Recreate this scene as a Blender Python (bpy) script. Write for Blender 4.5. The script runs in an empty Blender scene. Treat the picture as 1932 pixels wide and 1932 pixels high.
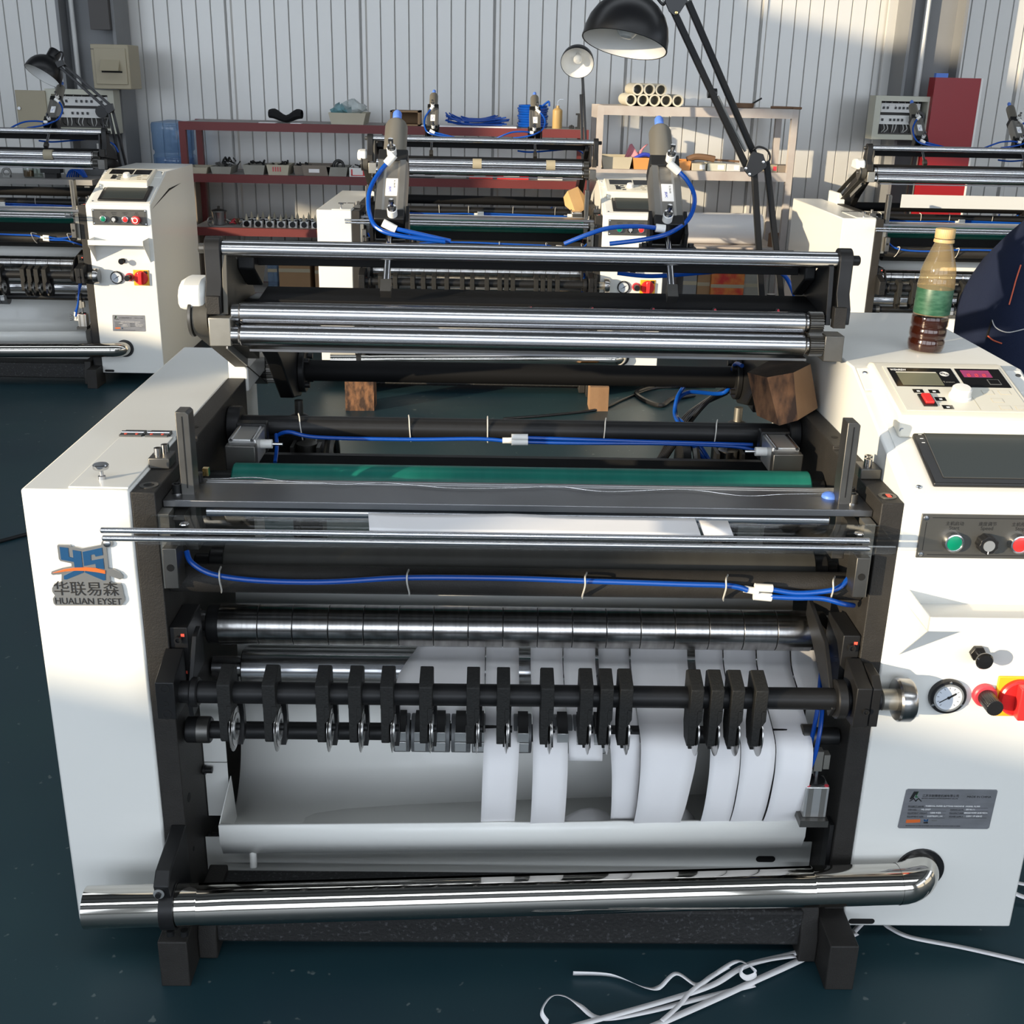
import bpy, bmesh, math, random
from mathutils import Vector, Matrix
random.seed(7)
sc = bpy.context.scene
col = sc.collection
# ------------------------------------------------------------------ camera
CH = 1.38                      # camera height
FPX = 2177.2                   # focal length in pixels of a 1932 px frame
_yaw, _pit, _rol = 0.0229, 0.3595, -0.0224
_f = Vector((math.sin(_yaw)*math.cos(_pit), math.cos(_yaw)*math.cos(_pit), -math.sin(_pit)))
_r = Vector((math.cos(_yaw), -math.sin(_yaw), 0))
_d = _f.cross(_r)
RX = math.cos(_rol)*_r + math.sin(_rol)*_d
RY = -math.sin(_rol)*_r + math.cos(_rol)*_d
RZ = _f
cam_data = bpy.data.cameras.new('camera')
cam_data.sensor_width = 36.0
cam_data.lens = FPX/1932*36
cam_data.clip_start = 0.05
cam = bpy.data.objects.new('camera', cam_data)
col.objects.link(cam)
cam.matrix_world = Matrix(((RX.x, -RY.x, -RZ.x, 0), (RX.y, -RY.y, -RZ.y, 0), (RX.z, -RY.z, -RZ.z, CH), (0, 0, 0, 1)))
sc.camera = cam
def at(px, py, Y):
    """point at depth Y seen at a pixel of the photograph"""
    v = RX*((px-966)/FPX) + RY*((py-966)/FPX) + RZ
    v = v*(Y/v.y)
    return Vector((v.x, v.y, v.z+CH))
def atz(px, py, Z):
    v = RX*((px-966)/FPX) + RY*((py-966)/FPX) + RZ
    v = v*((Z-CH)/v.z)
    return Vector((v.x, v.y, v.z+CH))
# ------------------------------------------------------------------ world, sun, daylight
sc.view_settings.view_transform = 'Standard'
sc.view_settings.look = 'None'
sc.view_settings.gamma = 1
sc.view_settings.use_curve_mapping = False
sc.view_settings.exposure = 0.0
world = bpy.data.worlds.new('sky'); sc.world = world
world.use_nodes = True
wn = world.node_tree
bg = wn.nodes['Background']
bg.inputs[0].default_value = (0.62, 0.75, 1.0, 1)
bg.inputs[1].default_value = 1.0
SUN_DIR = Vector((0.796, 0.578, -0.1795)).normalized()
sd = bpy.data.lights.new('sun', 'SUN'); sd.energy = 7.2; sd.color = (1.0, 0.83, 0.58); sd.angle = math.radians(0.55)
so = bpy.data.objects.new('sun', sd); col.objects.link(so)
so.rotation_euler = SUN_DIR.to_track_quat('-Z', 'Y').to_euler()
so.location = (-12, -8, 5)
ROOM_X0, ROOM_X1, ROOM_Y0, ROOM_Y1, ROOM_Z = -9.0, 10.0, -7.0, 7.5, 5.2
def area(name, loc, rot, sx, sy, power, color):
    d = bpy.data.lights.new(name, 'AREA'); d.shape = 'RECTANGLE'; d.size = sx; d.size_y = sy
    d.energy = power; d.color = color
    o = bpy.data.objects.new(name, d); col.objects.link(o)
    o.location = loc; o.rotation_euler = rot
    return o
DAY = (0.86, 0.93, 1.0)
for k, yy in enumerate((-1.75, -2.2, -2.65)):
    area('skylight_daylight', (0.4, yy, ROOM_Z-0.03), (0, 0, 0), 15, 0.16, 75, DAY)
area('skylight_daylight', (0.4, 3.6, ROOM_Z-0.03), (0, 0, 0), 15, 1.0, 110, DAY)
# window openings of the side wall the sun comes through: (y0, y1, z0, z1)
WIN_L = [(-6.7, -5.02, 2.60, 3.62), (-4.77, -3.9, 2.36, 3.62), (-3.2, 0.35, 1.85, 3.66), (0.75, 2.2, 1.85, 2.42), (-1.7, -0.15, 4.15, 4.9)]
FILL_WIN_F = [(-7.6, -2.8, 1.0, 4.3), (-2.2, 2.8, 1.0, 4.3), (3.4, 8.4, 1.0, 4.3)]  # unseen windows added behind the camera, sized for soft frontal fill
WIN_R = [(-6.0, -1.0, 2.2, 3.5), (-0.4, 4.6, 2.2, 3.5)]
for (y0, y1, z0, z1) in WIN_L:
    area('daylight_fill', (ROOM_X0+0.01, (y0+y1)/2, (z0+z1)/2), (math.radians(90), 0, math.radians(-90)), y1-y0, z1-z0, 10*(y1-y0)*(z1-z0), DAY)
for (x0, x1, z0, z1) in FILL_WIN_F:
    area('daylight_fill', ((x0+x1)/2, ROOM_Y0+0.01, (z0+z1)/2), (math.radians(90), 0, 0), x1-x0, z1-z0, 10.8*(x1-x0)*(z1-z0), DAY)  # fill lamps in the added front openings, brightening surfaces that face the camera
for (y0, y1, z0, z1) in WIN_R:
    area('daylight_fill', (ROOM_X1-0.01, (y0+y1)/2, (z0+z1)/2), (math.radians(90), 0, math.radians(90)), y1-y0, z1-z0, 4.5*(y1-y0)*(z1-z0), DAY)
# ------------------------------------------------------------------ materials
MATS = {}
def mat(name, base, rough=0.5, metal=0.0, spec=0.5, noise=None, bump=None, coat=0.0, trans=0.0, ior=1.45, emit=None, aniso=0.0):
    """noise=(scale, amount, second colour) ; bump=(scale, strength)"""
    m = bpy.data.materials.new(name); m.use_nodes = True
    nt = m.node_tree; p = nt.nodes['Principled BSDF']
    p.inputs['Base Color'].default_value = (*base, 1)
    p.inputs['Roughness'].default_value = rough
    p.inputs['Metallic'].default_value = metal
    p.inputs['Specular IOR Level'].default_value = spec
    p.inputs['IOR'].default_value = ior
    p.inputs['Coat Weight'].default_value = coat
    p.inputs['Coat Roughness'].default_value = 0.08
    p.inputs['Transmission Weight'].default_value = trans
    if emit:
        p.inputs['Emission Color'].default_value = (*emit[0], 1); p.inputs['Emission Strength'].default_value = emit[1]
    tc = None
    if noise or bump:
        tc = nt.nodes.new('ShaderNodeTexCoord')
    if noise:
        n = nt.nodes.new('ShaderNodeTexNoise'); n.inputs['Scale'].default_value = noise[0]; n.inputs['Detail'].default_value = 6
        if len(noise) > 3:
            mp = nt.nodes.new('ShaderNodeMapping'); mp.inputs['Scale'].default_value = noise[3]
            nt.links.new(tc.outputs['Object'], mp.inputs[0]); nt.links.new(mp.outputs[0], n.inputs['Vector'])
        else:
            nt.links.new(tc.outputs['Object'], n.inputs['Vector'])
        r = nt.nodes.new('ShaderNodeValToRGB')
        r.color_ramp.elements[0].position = 0.5-noise[1]/2; r.color_ramp.elements[1].position = 0.5+noise[1]/2
        r.color_ramp.elements[0].color = (*base, 1); r.color_ramp.elements[1].color = (*noise[2], 1)
        nt.links.new(n.outputs['Fac'], r.inputs[0]); nt.links.new(r.outputs[0], p.inputs['Base Color'])
    if bump:
        n2 = nt.nodes.new('ShaderNodeTexNoise'); n2.inputs['Scale'].default_value = bump[0]; n2.inputs['Detail'].default_value = 4
        nt.links.new(tc.outputs['Object'], n2.inputs['Vector'])
        b = nt.nodes.new('ShaderNodeBump'); b.inputs['Strength'].default_value = bump[1]; b.inputs['Distance'].default_value = 0.002
        nt.links.new(n2.outputs['Fac'], b.inputs['Height']); nt.links.new(b.outputs[0], p.inputs['Normal'])
    MATS[name] = m
    return m
mat('white_paint', (0.75, 0.75, 0.72), 0.32, coat=0.2, noise=(3, 0.8, (0.735, 0.735, 0.70)))
mat('frame_paint', (0.020, 0.0185, 0.017), 0.55, spec=0.35, bump=(450, 0.35), noise=(40, 0.6, (0.027, 0.025, 0.023)))
mat('cast_iron', (0.02, 0.02, 0.02), 0.6, spec=0.4, bump=(160, 0.9), noise=(170, 0.22, (0.035, 0.035, 0.036)))
mat('black_metal', (0.009, 0.009, 0.0095), 0.42, spec=0.35, noise=(60, 0.8, (0.013, 0.013, 0.0135)))
mat('black_cast', (0.014, 0.014, 0.0135), 0.6, spec=0.3, bump=(300, 0.5), noise=(200, 0.5, (0.021, 0.021, 0.020)))
mat('black_matte', (0.007, 0.007, 0.0075), 0.62, spec=0.16)
mat('chrome', (0.58, 0.58, 0.59), 0.21, 1.0)
mat('steel_ground', (0.52, 0.505, 0.49), 0.22, 1.0, noise=(18, 0.5, (0.30, 0.29, 0.28), (6, 1, 1)))
mat('steel_plate', (0.30, 0.30, 0.31), 0.33, 1.0, noise=(8, 0.6, (0.22, 0.22, 0.225)))
mat('steel_dark', (0.16, 0.155, 0.145), 0.42, 0.9, noise=(25, 0.6, (0.11, 0.107, 0.10)))
mat('steel_bracket', (0.34, 0.325, 0.29), 0.42, 0.8, noise=(30, 0.6, (0.26, 0.25, 0.22)))
mat('pipe_polished', (0.60, 0.575, 0.53), 0.07, 1.0, noise=(3, 0.7, (0.54, 0.51, 0.46), (0.6, 8, 8)))
mat('aluminium', (0.36, 0.345, 0.32), 0.38, 0.85, noise=(20, 0.6, (0.30, 0.29, 0.27)))
mat('aluminium_light', (0.60, 0.60, 0.59), 0.35, 0.8)
mat('tube_taupe', (0.20, 0.185, 0.155), 0.45, 0.5)
mat('brass', (0.75, 0.55, 0.22), 0.2, 1.0)
mat('green_rubber', (0.006, 0.125, 0.098), 0.38, spec=0.4, noise=(6, 0.5, (0.010, 0.155, 0.12), (8, 1, 1)))
mat('dark_rubber', (0.028, 0.027, 0.024), 0.5, spec=0.4, noise=(9, 0.6, (0.04, 0.039, 0.034), (4, 1, 1)))
mat('blue_hose', (0.003, 0.060, 0.34), 0.25, spec=0.5)
mat('blue_cap', (0.09, 0.20, 0.62), 0.45)
mat('white_plastic', (0.78, 0.77, 0.74), 0.35)
mat('cream_plastic', (0.74, 0.70, 0.60), 0.4, noise=(4, 0.7, (0.70, 0.665, 0.57)))
mat('panel_cream', (0.66, 0.64, 0.56), 0.35)
mat('black_plastic', (0.012, 0.012, 0.013), 0.3)
mat('black_gloss', (0.01, 0.01, 0.011), 0.12)
mat('screen_glass', (0.03, 0.037, 0.038), 0.28, spec=0.25)
mat('lcd', (0.16, 0.16, 0.11), 0.2, coat=0.3)
mat('led_red', (0.33, 0.05, 0.15), 0.25, coat=0.3)
mat('red_plastic', (0.62, 0.02, 0.02), 0.3)
mat('red_bright', (0.75, 0.03, 0.03), 0.28, coat=0.3)
mat('red_dull', (0.55, 0.05, 0.07), 0.4)
mat('paint_red', (0.85, 0.10, 0.06), 0.5)
mat('green_button', (0.0, 0.20, 0.11), 0.3)
mat('yellow_plastic', (0.85, 0.42, 0.02), 0.4)
mat('grey_plate', (0.115, 0.113, 0.105), 0.36, 0.6)
mat('badge_silver', (0.36, 0.365, 0.365), 0.3, 0.75)
mat('badge_blue', (0.010, 0.060, 0.155), 0.35)
mat('badge_orange', (0.60, 0.13, 0.03), 0.35)
mat('plate_silver', (0.27, 0.275, 0.285), 0.3, 0.6, noise=(5, 0.5, (0.36, 0.36, 0.39), (5, 1, 14)))
mat('ink', (0.012, 0.012, 0.013), 0.5)
mat('ink_white', (0.8, 0.8, 0.8), 0.5)
mat('ink_blue', (0.03, 0.05, 0.4), 0.5)
mat('ink_green', (0.02, 0.11, 0.04), 0.5)
mat('dial_white', (0.62, 0.66, 0.72), 0.25, coat=0.6)
mat('paper', (0.86, 0.845, 0.85), 0.65, spec=0.3, noise=(7, 0.7, (0.83, 0.815, 0.82)))
mat('belt', (0.045, 0.042, 0.036), 0.6, noise=(60, 0.6, (0.07, 0.066, 0.055)))
mat('tie_white', (0.62, 0.61, 0.57), 0.4)
mat('hole_black', (0.004, 0.004, 0.004), 0.8)
mat('wood_block', (0.22, 0.105, 0.05), 0.8, bump=(70, 1.0), noise=(48, 0.22, (0.045, 0.024, 0.016), (1, 1, 0.4)))
mat('wood_pale', (0.33, 0.20, 0.11), 0.75, bump=(60, 0.5), noise=(10, 0.6, (0.20, 0.11, 0.055), (1, 1, 0.3)))
mat('wood_grain', (0.07, 0.045, 0.028), 0.85, bump=(80, 0.8), noise=(30, 0.5, (0.035, 0.024, 0.017)))
mat('wood_bright', (0.62, 0.40, 0.19), 0.7, noise=(10, 0.6, (0.52, 0.31, 0.13)))
mat('concrete_floor', (0.0085, 0.026, 0.036), 0.42)
mat('wall_sheet', (0.60, 0.595, 0.575), 0.36, 0.25, noise=(1.2, 0.7, (0.555, 0.55, 0.535)))
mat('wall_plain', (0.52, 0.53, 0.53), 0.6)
mat('ceiling_sheet', (0.20, 0.205, 0.21), 0.6)
mat('column_grey', (0.20, 0.205, 0.215), 0.5, noise=(4, 0.7, (0.17, 0.175, 0.18)))
mat('conduit', (0.62, 0.62, 0.61), 0.45)
mat('trunking', (0.075, 0.07, 0.068), 0.6)
mat('rack_red', (0.16, 0.028, 0.028), 0.5, noise=(5, 0.7, (0.125, 0.024, 0.024)))
mat('rack_grey', (0.46, 0.43, 0.41), 0.55, noise=(9, 0.4, (0.38, 0.33, 0.31)))
mat('board_grey', (0.32, 0.31, 0.30), 0.6)
mat('box_beige', (0.36, 0.32, 0.23), 0.5, noise=(4, 0.8, (0.33, 0.29, 0.205)))
mat('box_cream', (0.50, 0.50, 0.42), 0.5)
mat('bin_beige', (0.46, 0.42, 0.33), 0.55, noise=(9, 0.7, (0.40, 0.36, 0.27)))
mat('bin_grey', (0.30, 0.295, 0.26), 0.6, noise=(12, 0.7, (0.22, 0.21, 0.18)))
mat('bin_brown', (0.23, 0.19, 0.155), 0.6, noise=(12, 0.7, (0.17, 0.14, 0.11)))
mat('bin_orange', (0.58, 0.25, 0.07), 0.5)
mat('cardboard', (0.32, 0.20, 0.105), 0.75, noise=(8, 0.7, (0.27, 0.165, 0.085)))
mat('panel_red', (0.28, 0.012, 0.018), 0.35)
mat('junk_dark', (0.03, 0.03, 0.03), 0.5, 0.4)
mat('junk_grey', (0.25, 0.25, 0.24), 0.4, 0.6)
mat('junk_brown', (0.16, 0.09, 0.05), 0.7)
mat('cloth_black', (0.006, 0.006, 0.007), 0.9)
mat('pink_cloth', (0.55, 0.22, 0.26), 0.8)
mat('pvc', (0.55, 0.52, 0.43), 0.5)
mat('oil_can', (0.40, 0.27, 0.11), 0.35)
mat('navy_cloth', (0.009, 0.014, 0.036), 0.85, spec=0.2, bump=(300, 0.4), noise=(5, 0.6, (0.014, 0.02, 0.046)))
mat('skin', (0.45, 0.27, 0.19), 0.6)
mat('hair', (0.01, 0.009, 0.008), 0.6)
mat('orange_thread', (0.6, 0.12, 0.06), 0.7)
mat('grey_thread', (0.5, 0.5, 0.5), 0.7)
mat('shoe', (0.015, 0.015, 0.015), 0.5)
mat('lamp_black', (0.008, 0.008, 0.009), 0.33)
mat('lamp_white', (0.80, 0.80, 0.78), 0.4)
mat('bulb_glass', (0.85, 0.85, 0.82), 0.2)
mat('tea_liquid', (0.028, 0.008, 0.005), 0.12, spec=0.5)
mat('bottle_cap', (0.60, 0.42, 0.20), 0.45, noise=(40, 0.6, (0.50, 0.33, 0.14)))
mat('bottle_label', (0.008, 0.06, 0.03), 0.4, noise=(60, 0.4, (0.05, 0.13, 0.08), (1, 1, 3)))
mat('carton_red', (0.45, 0.02, 0.02), 0.5, noise=(14, 0.3, (0.55, 0.20, 0.04)))
mat('gold_foil', (0.55, 0.42, 0.13), 0.3, 0.8)
mat('plate_brown', (0.075, 0.07, 0.058), 0.5, 0.3)
mat('collar_grey', (0.17, 0.175, 0.18), 0.45, 0.3)
_r = [n_ for n_ in MATS['cast_iron'].node_tree.nodes if n_.type == 'VALTORGB'][0].color_ramp
_r.elements[0].position = 0.58; _r.elements[1].position = 0.70; _r.elements[1].color = (0.065, 0.065, 0.068, 1)
# thin clear sheets: transparent body with a fresnel sheen
def clear(name, tint, rough=0.05, milky=None):
    m = bpy.data.materials.new(name); m.use_nodes = True
    nt = m.node_tree; nt.nodes.remove(nt.nodes['Principled BSDF'])
    out = nt.nodes['Material Output']
    t = nt.nodes.new('ShaderNodeBsdfTransparent'); t.inputs[0].default_value = (*tint, 1)
    g = nt.nodes.new('ShaderNodeBsdfGlossy'); g.inputs['Roughness'].default_value = rough
    lw = nt.nodes.new('ShaderNodeLayerWeight'); lw.inputs[0].default_value = 0.5
    pw_ = nt.nodes.new('ShaderNodeMath'); pw_.operation = 'POWER'; pw_.inputs[1].default_value = 4.0
    nt.links.new(lw.outputs['Facing'], pw_.inputs[0])
    fr = nt.nodes.new('ShaderNodeMath'); fr.operation = 'MULTIPLY_ADD'; fr.inputs[1].default_value = 0.6; fr.inputs[2].default_value = 0.05
    nt.links.new(pw_.outputs[0], fr.inputs[0])
    mx = nt.nodes.new('ShaderNodeMixShader')
    nt.links.new(fr.outputs[0], mx.inputs[0]); nt.links.new(t.outputs[0], mx.inputs[1]); nt.links.new(g.outputs[0], mx.inputs[2])
    last = mx
    if milky:
        df = nt.nodes.new('ShaderNodeBsdfDiffuse'); df.inputs[0].default_value = (*milky[0], 1)
        m2 = nt.nodes.new('ShaderNodeMixShader'); m2.inputs[0].default_value = milky[1]
        nt.links.new(mx.outputs[0], m2.inputs[1]); nt.links.new(df.outputs[0], m2.inputs[2]); last = m2
    nt.links.new(last.outputs[0], out.inputs[0])
    MATS[name] = m
clear('acrylic', (0.90, 0.90, 0.89), 0.04)
[n_ for n_ in MATS['acrylic'].node_tree.nodes if n_.type == 'MATH' and n_.operation == 'MULTIPLY_ADD'][0].inputs[2].default_value = 0.09
clear('bottle_clear', (0.86, 0.74, 0.50), 0.08, ((0.52, 0.42, 0.26), 0.22))
clear('bottle_lower', (0.92, 0.84, 0.78), 0.08)
clear('jug_blue', (0.66, 0.79, 0.93), 0.1, ((0.25, 0.38, 0.58), 0.25))
clear('jar_glass', (0.85, 0.88, 0.86), 0.05)
clear('bag_clear', (0.88, 0.92, 0.92), 0.25, ((0.7, 0.75, 0.75), 0.3))
clear('bag_teal', (0.6, 0.8, 0.84), 0.25, ((0.25, 0.5, 0.55), 0.35))
# floor: painted teal concrete with scuffs and pale specks
def floor_mat():
    m = MATS['concrete_floor']; nt = m.node_tree; p = nt.nodes['Principled BSDF']
    tc = nt.nodes.new('ShaderNodeTexCoord')
    n1 = nt.nodes.new('ShaderNodeTexNoise'); n1.inputs['Scale'].default_value = 1.6; n1.inputs['Detail'].default_value = 8
    r1 = nt.nodes.new('ShaderNodeValToRGB'); r1.color_ramp.elements[0].position = 0.35; r1.color_ramp.elements[1].position = 0.68
    r1.color_ramp.elements[0].color = (0.0105, 0.033, 0.046, 1); r1.color_ramp.elements[1].color = (0.016, 0.046, 0.054, 1)
    n2 = nt.nodes.new('ShaderNodeTexNoise'); n2.inputs['Scale'].default_value = 38; n2.inputs['Detail'].default_value = 2
    r2 = nt.nodes.new('ShaderNodeValToRGB'); r2.color_ramp.elements[0].position = 0.70; r2.color_ramp.elements[1].position = 0.73
    mx = nt.nodes.new('ShaderNodeMix'); mx.data_type = 'RGBA'; mx.inputs['B'].default_value = (0.10, 0.13, 0.13, 1)
    nt.links.new(tc.outputs['Object'], n1.inputs['Vector']); nt.links.new(tc.outputs['Object'], n2.inputs['Vector'])
    nt.links.new(n1.outputs['Fac'], r1.inputs[0]); nt.links.new(n2.outputs['Fac'], r2.inputs[0])
    nt.links.new(r1.outputs[0], mx.inputs['A']); nt.links.new(r2.outputs[0], mx.inputs['Factor'])
    nt.links.new(mx.outputs['Result'], p.inputs['Base Color'])
    rr = nt.nodes.new('ShaderNodeMapRange'); rr.inputs['To Min'].default_value = 0.30; rr.inputs['To Max'].default_value = 0.55
    nt.links.new(n1.outputs['Fac'], rr.inputs['Value']); nt.links.new(rr.outputs[0], p.inputs['Roughness'])
floor_mat()
# ------------------------------------------------------------------ mesh helpers
def V(*a): return Vector(a)
def smooth_path(pts, n=6):
    P = [Vector(p) for p in pts]
    if len(P) < 3: return P
    out = []
    for i in range(len(P)-1):
        p0 = P[max(i-1, 0)]; p1 = P[i]; p2 = P[i+1]; p3 = P[min(i+2, len(P)-1)]
        for k in range(n):
            t = k/n
            out.append(0.5*((2*p1)+(p2-p0)*t+(2*p0-5*p1+4*p2-p3)*t*t+(3*p1-p0-3*p2+p3)*t**3))
    out.append(P[-1])
    return out
class MB:
    def __init__(s): s.v = []; s.f = []; s.m = []; s.cm = 0
    def _add(s, vs, fs):
        o = len(s.v); s.v += [Vector(v) for v in vs]; s.f += [tuple(i+o for i in f) for f in fs]; s.m += [s.cm]*len(fs); return s
    def mi(s, i): s.cm = i; return s
    def box(s, x0, x1, y0, y1, z0, z1):
        return s._add([(x0, y0, z0), (x1, y0, z0), (x1, y1, z0), (x0, y1, z0), (x0, y0, z1), (x1, y0, z1), (x1, y1, z1), (x0, y1, z1)],
                      [(0, 3, 2, 1), (4, 5, 6, 7), (0, 1, 5, 4), (1, 2, 6, 5), (2, 3, 7, 6), (3, 0, 4, 7)])
    def obox(s, c, a, b, d):
        c = Vector(c); a = Vector(a); b = Vector(b); d = Vector(d)
        return s._add([c-a-b-d, c+a-b-d, c+a+b-d, c-a+b-d, c-a-b+d, c+a-b+d, c+a+b+d, c-a+b+d],
                      [(0, 3, 2, 1), (4, 5, 6, 7), (0, 1, 5, 4), (1, 2, 6, 5), (2, 3, 7, 6), (3, 0, 4, 7)])
    def prism(s, poly, axis, a0, a1):
        n = len(poly)
        def P(p, a):
            if axis == 'x': return (a, p[0], p[1])
            if axis == 'y': return (p[0], a, p[1])
            return (p[0], p[1], a)
        vs = [P(p, a0) for p in poly]+[P(p, a1) for p in poly]
        fs = [tuple(range(n))[::-1], tuple(range(n, 2*n))]+[(i, (i+1) % n, n+(i+1) % n, n+i) for i in range(n)]
        return s._add(vs, fs)
    def frame_of(s, d):
        d = Vector(d).normalized()
        u = Vector((0, 0, 1)) if abs(d.z) < 0.9 else Vector((0, 1, 0))
        a = d.cross(u).normalized(); b = d.cross(a).normalized()
        return a, b, d
    def lathe(s, prof, o, d, n=20, caps=True):
        """prof = [(radius, distance along d)]"""
        a, b, d = s.frame_of(d); o = Vector(o)
        vs = []; fs = []
        for r, t in prof:
            for k in range(n):
                an = 2*math.pi*k/n
                vs.append(o+d*t+(a*math.cos(an)+b*math.sin(an))*r)
        for i in range(len(prof)-1):
            for k in range(n):
                k2 = (k+1) % n
                fs.append((i*n+k, i*n+k2, (i+1)*n+k2, (i+1)*n+k))
        if caps and prof[0][0] > 1e-6: fs.append(tuple(range(n))[::-1])
        if caps and prof[-1][0] > 1e-6: fs.append(tuple((len(prof)-1)*n+k for k in range(n)))
        return s._add(vs, fs)
    def cyl(s, p0, p1, r, n=18, ch=0.0):
        p0 = Vector(p0); p1 = Vector(p1); L = (p1-p0).length
        pr = [(r, 0), (r, L)] if not ch else [(r-ch, 0), (r, ch), (r, L-ch), (r-ch, L)]
        return s.lathe(pr, p0, p1-p0, n)
    def ring(s, r0, r1, w, o, d, n=24):
        """hollow ring of inner radius r0"""
        a, b, d = s.frame_of(d); o = Vector(o); vs = []; fs = []
        for k in range(n):
            an = 2*math.pi*k/n; e = a*math.cos(an)+b*math.sin(an)
            vs += [o+e*r0, o+e*r1, o+e*r1+d*w, o+e*r0+d*w]
        for k in range(n):
            i = 4*k; j = 4*((k+1) % n)
            for q in range(4): fs.append((i+q, j+q, j+(q+1) % 4, i+(q+1) % 4))
        return s._add(vs, fs)
    def tube(s, pts, r, n=8, smooth=6, flat=None):
        P = smooth_path(pts, smooth) if smooth else [Vector(p) for p in pts]
        vs = []; fs = []
        t0 = (P[1]-P[0]).normalized(); a, b, _ = s.frame_of(t0)
        for i, p in enumerate(P):
            t = (P[min(i+1, len(P)-1)]-P[max(i-1, 0)])
            if t.length < 1e-9: t = t0
            t = t.normalized()
            a = (a-t*a.dot(t)).normalized(); b = t.cross(a)
            for k in range(n):
                an = 2*math.pi*k/n
                vs.append(p+a*math.cos(an)*r+b*math.sin(an)*(flat or r))
        for i in range(len(P)-1):
            for k in range(n):
                k2 = (k+1) % n
                fs.append((i*n+k, i*n+k2, (i+1)*n+k2, (i+1)*n+k))
        fs.append(tuple(range(n))[::-1]); fs.append(tuple((len(P)-1)*n+k for k in range(n)))
        return s._add(vs, fs)
    def grid(s, rows):
        n = len(rows[0]); vs = [p for r in rows for p in r]
        fs = [(i*n+k, i*n+k+1, (i+1)*n+k+1, (i+1)*n+k) for i in range(len(rows)-1) for k in range(n-1)]
        return s._add(vs, fs)
    def torus(s, o, d, R, r, n=24, m=6, sx=1.0):
        a, b, d = s.frame_of(d); o = Vector(o)
        pts = []; vs = []; fs = []
        for k in range(n):
            an = 2*math.pi*k/n; e = a*math.cos(an)+b*math.sin(an)
            for j in range(m):
                bn = 2*math.pi*j/m
                vs.append(o+e*(R+r*math.cos(bn))+d*(r*sx*math.sin(bn)))
        for k in range(n):
            for j in range(m):
                k2 = (k+1) % n; j2 = (j+1) % m
                fs.append((k*m+j, k2*m+j, k2*m+j2, k*m+j2))
        return s._add(vs, fs)
    def build(s, name, material, parent=None, bevel=0.0, ang=35, origin=None, solid=0.0, normals=True):
        lo = Vector((min(v.x for v in s.v), min(v.y for v in s.v), min(v.z for v in s.v)))
        hi = Vector((max(v.x for v in s.v), max(v.y for v in s.v), max(v.z for v in s.v)))
        o = Vector(origin) if origin is not None else Vector(((lo.x+hi.x)/2, (lo.y+hi.y)/2, lo.z))
        me = bpy.data.meshes.new(name)
        me.from_pydata([v-o for v in s.v], [], s.f)
        mats = material if isinstance(material, (list, tuple)) else [material]
        for m in mats: me.materials.append(MATS[m])
        if len(mats) > 1: me.polygons.foreach_set('material_index', s.m)
        if normals:
            bm = bmesh.new(); bm.from_mesh(me); bmesh.ops.recalc_face_normals(bm, faces=bm.faces); bm.to_mesh(me); bm.free()
        me.shade_smooth(); me.set_sharp_from_angle(angle=math.radians(ang))
        ob = bpy.data.objects.new(name, me); col.objects.link(ob)
        put(ob, o, parent)
        if solid:
            md = ob.modifiers.new('thickness', 'SOLIDIFY'); md.thickness = solid; md.offset = 0
        if bevel:
            md = ob.modifiers.new('bevel', 'BEVEL'); md.width = bevel; md.segments = 2; md.limit_method = 'ANGLE'; md.angle_limit = math.radians(40)
            md.harden_normals = False
        return ob
def worg(o):
    p = Vector((0, 0, 0))
    while o is not None: p += o.location; o = o.parent
    return p
def put(ob, o, parent):
    if parent is not None:
        ob.parent = parent; ob.location = Vector(o)-worg(parent)
    else:
        ob.location = o
def tag(o, label=None, cat=None, group=None, kind=None):
    if label: o['label'] = label
    if cat: o['category'] = cat
    if group: o['group'] = group
    if kind: o['kind'] = kind
    return o
def empty(name, loc, label=None, cat=None, group=None, parent=None):
    e = bpy.data.objects.new(name, None); e.empty_display_size = 0.05; col.objects.link(e)
    put(e, Vector(loc), parent)
    return tag(e, label, cat, group)
def kids(o): return [c for c in bpy.data.objects if c.parent == o]
def dup(src, loc, parent=None, skip=()):
    """copy of an object with its parts; loc = world position of the copy's origin"""
    c = src.copy(); col.objects.link(c); c.parent = None
    put(c, Vector(loc), parent)
    for k in CH_MAP().get(src, []):
        if k.name.split('.')[0] in skip: continue
        d_ = k.copy(); col.objects.link(d_); d_.parent = c
        for g in CH_MAP().get(k, []):
            if g.name.split('.')[0] in skip: continue
            e_ = g.copy(); col.objects.link(e_); e_.parent = d_
    return c
_chm = {}
def CH_MAP(refresh=False):
    global _chm
    if refresh or not _chm:
        _chm = {}
        for o in bpy.data.objects:
            if o.parent is not None: _chm.setdefault(o.parent, []).append(o)
    return _chm
def text(s_, size, loc, xdir, ydir, material, parent, name='lettering', align='LEFT', ext=0.0002, fit=None):
    cu = bpy.data.curves.new(name, 'FONT'); cu.body = s_; cu.size = size; cu.align_x = align; cu.extrude = ext
    ob = bpy.data.objects.new(name, cu); col.objects.link(ob)
    bpy.context.view_layer.update()
    dg = bpy.context.evaluated_depsgraph_get()
    me = bpy.data.meshes.new_from_object(ob.evaluated_get(dg))
    bpy.data.objects.remove(ob); bpy.data.curves.remove(cu)
    x = Vector(xdir).normalized(); y = Vector(ydir).normalized(); z = x.cross(y)
    k = 1.0
    if fit:
        w = max(v.co.x for v in me.vertices)-min(v.co.x for v in me.vertices)
        k = fit/max(w, 1e-6)
    for v in me.vertices:
        c = v.co; v.co = x*(c.x*k)+y*c.y+z*c.z
    me.name = name
    me.materials.clear(); me.materials.append(MATS[material])
    o = bpy.data.objects.new(name, me); col.objects.link(o)
    put(o, Vector(loc), parent)
    return o
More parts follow.
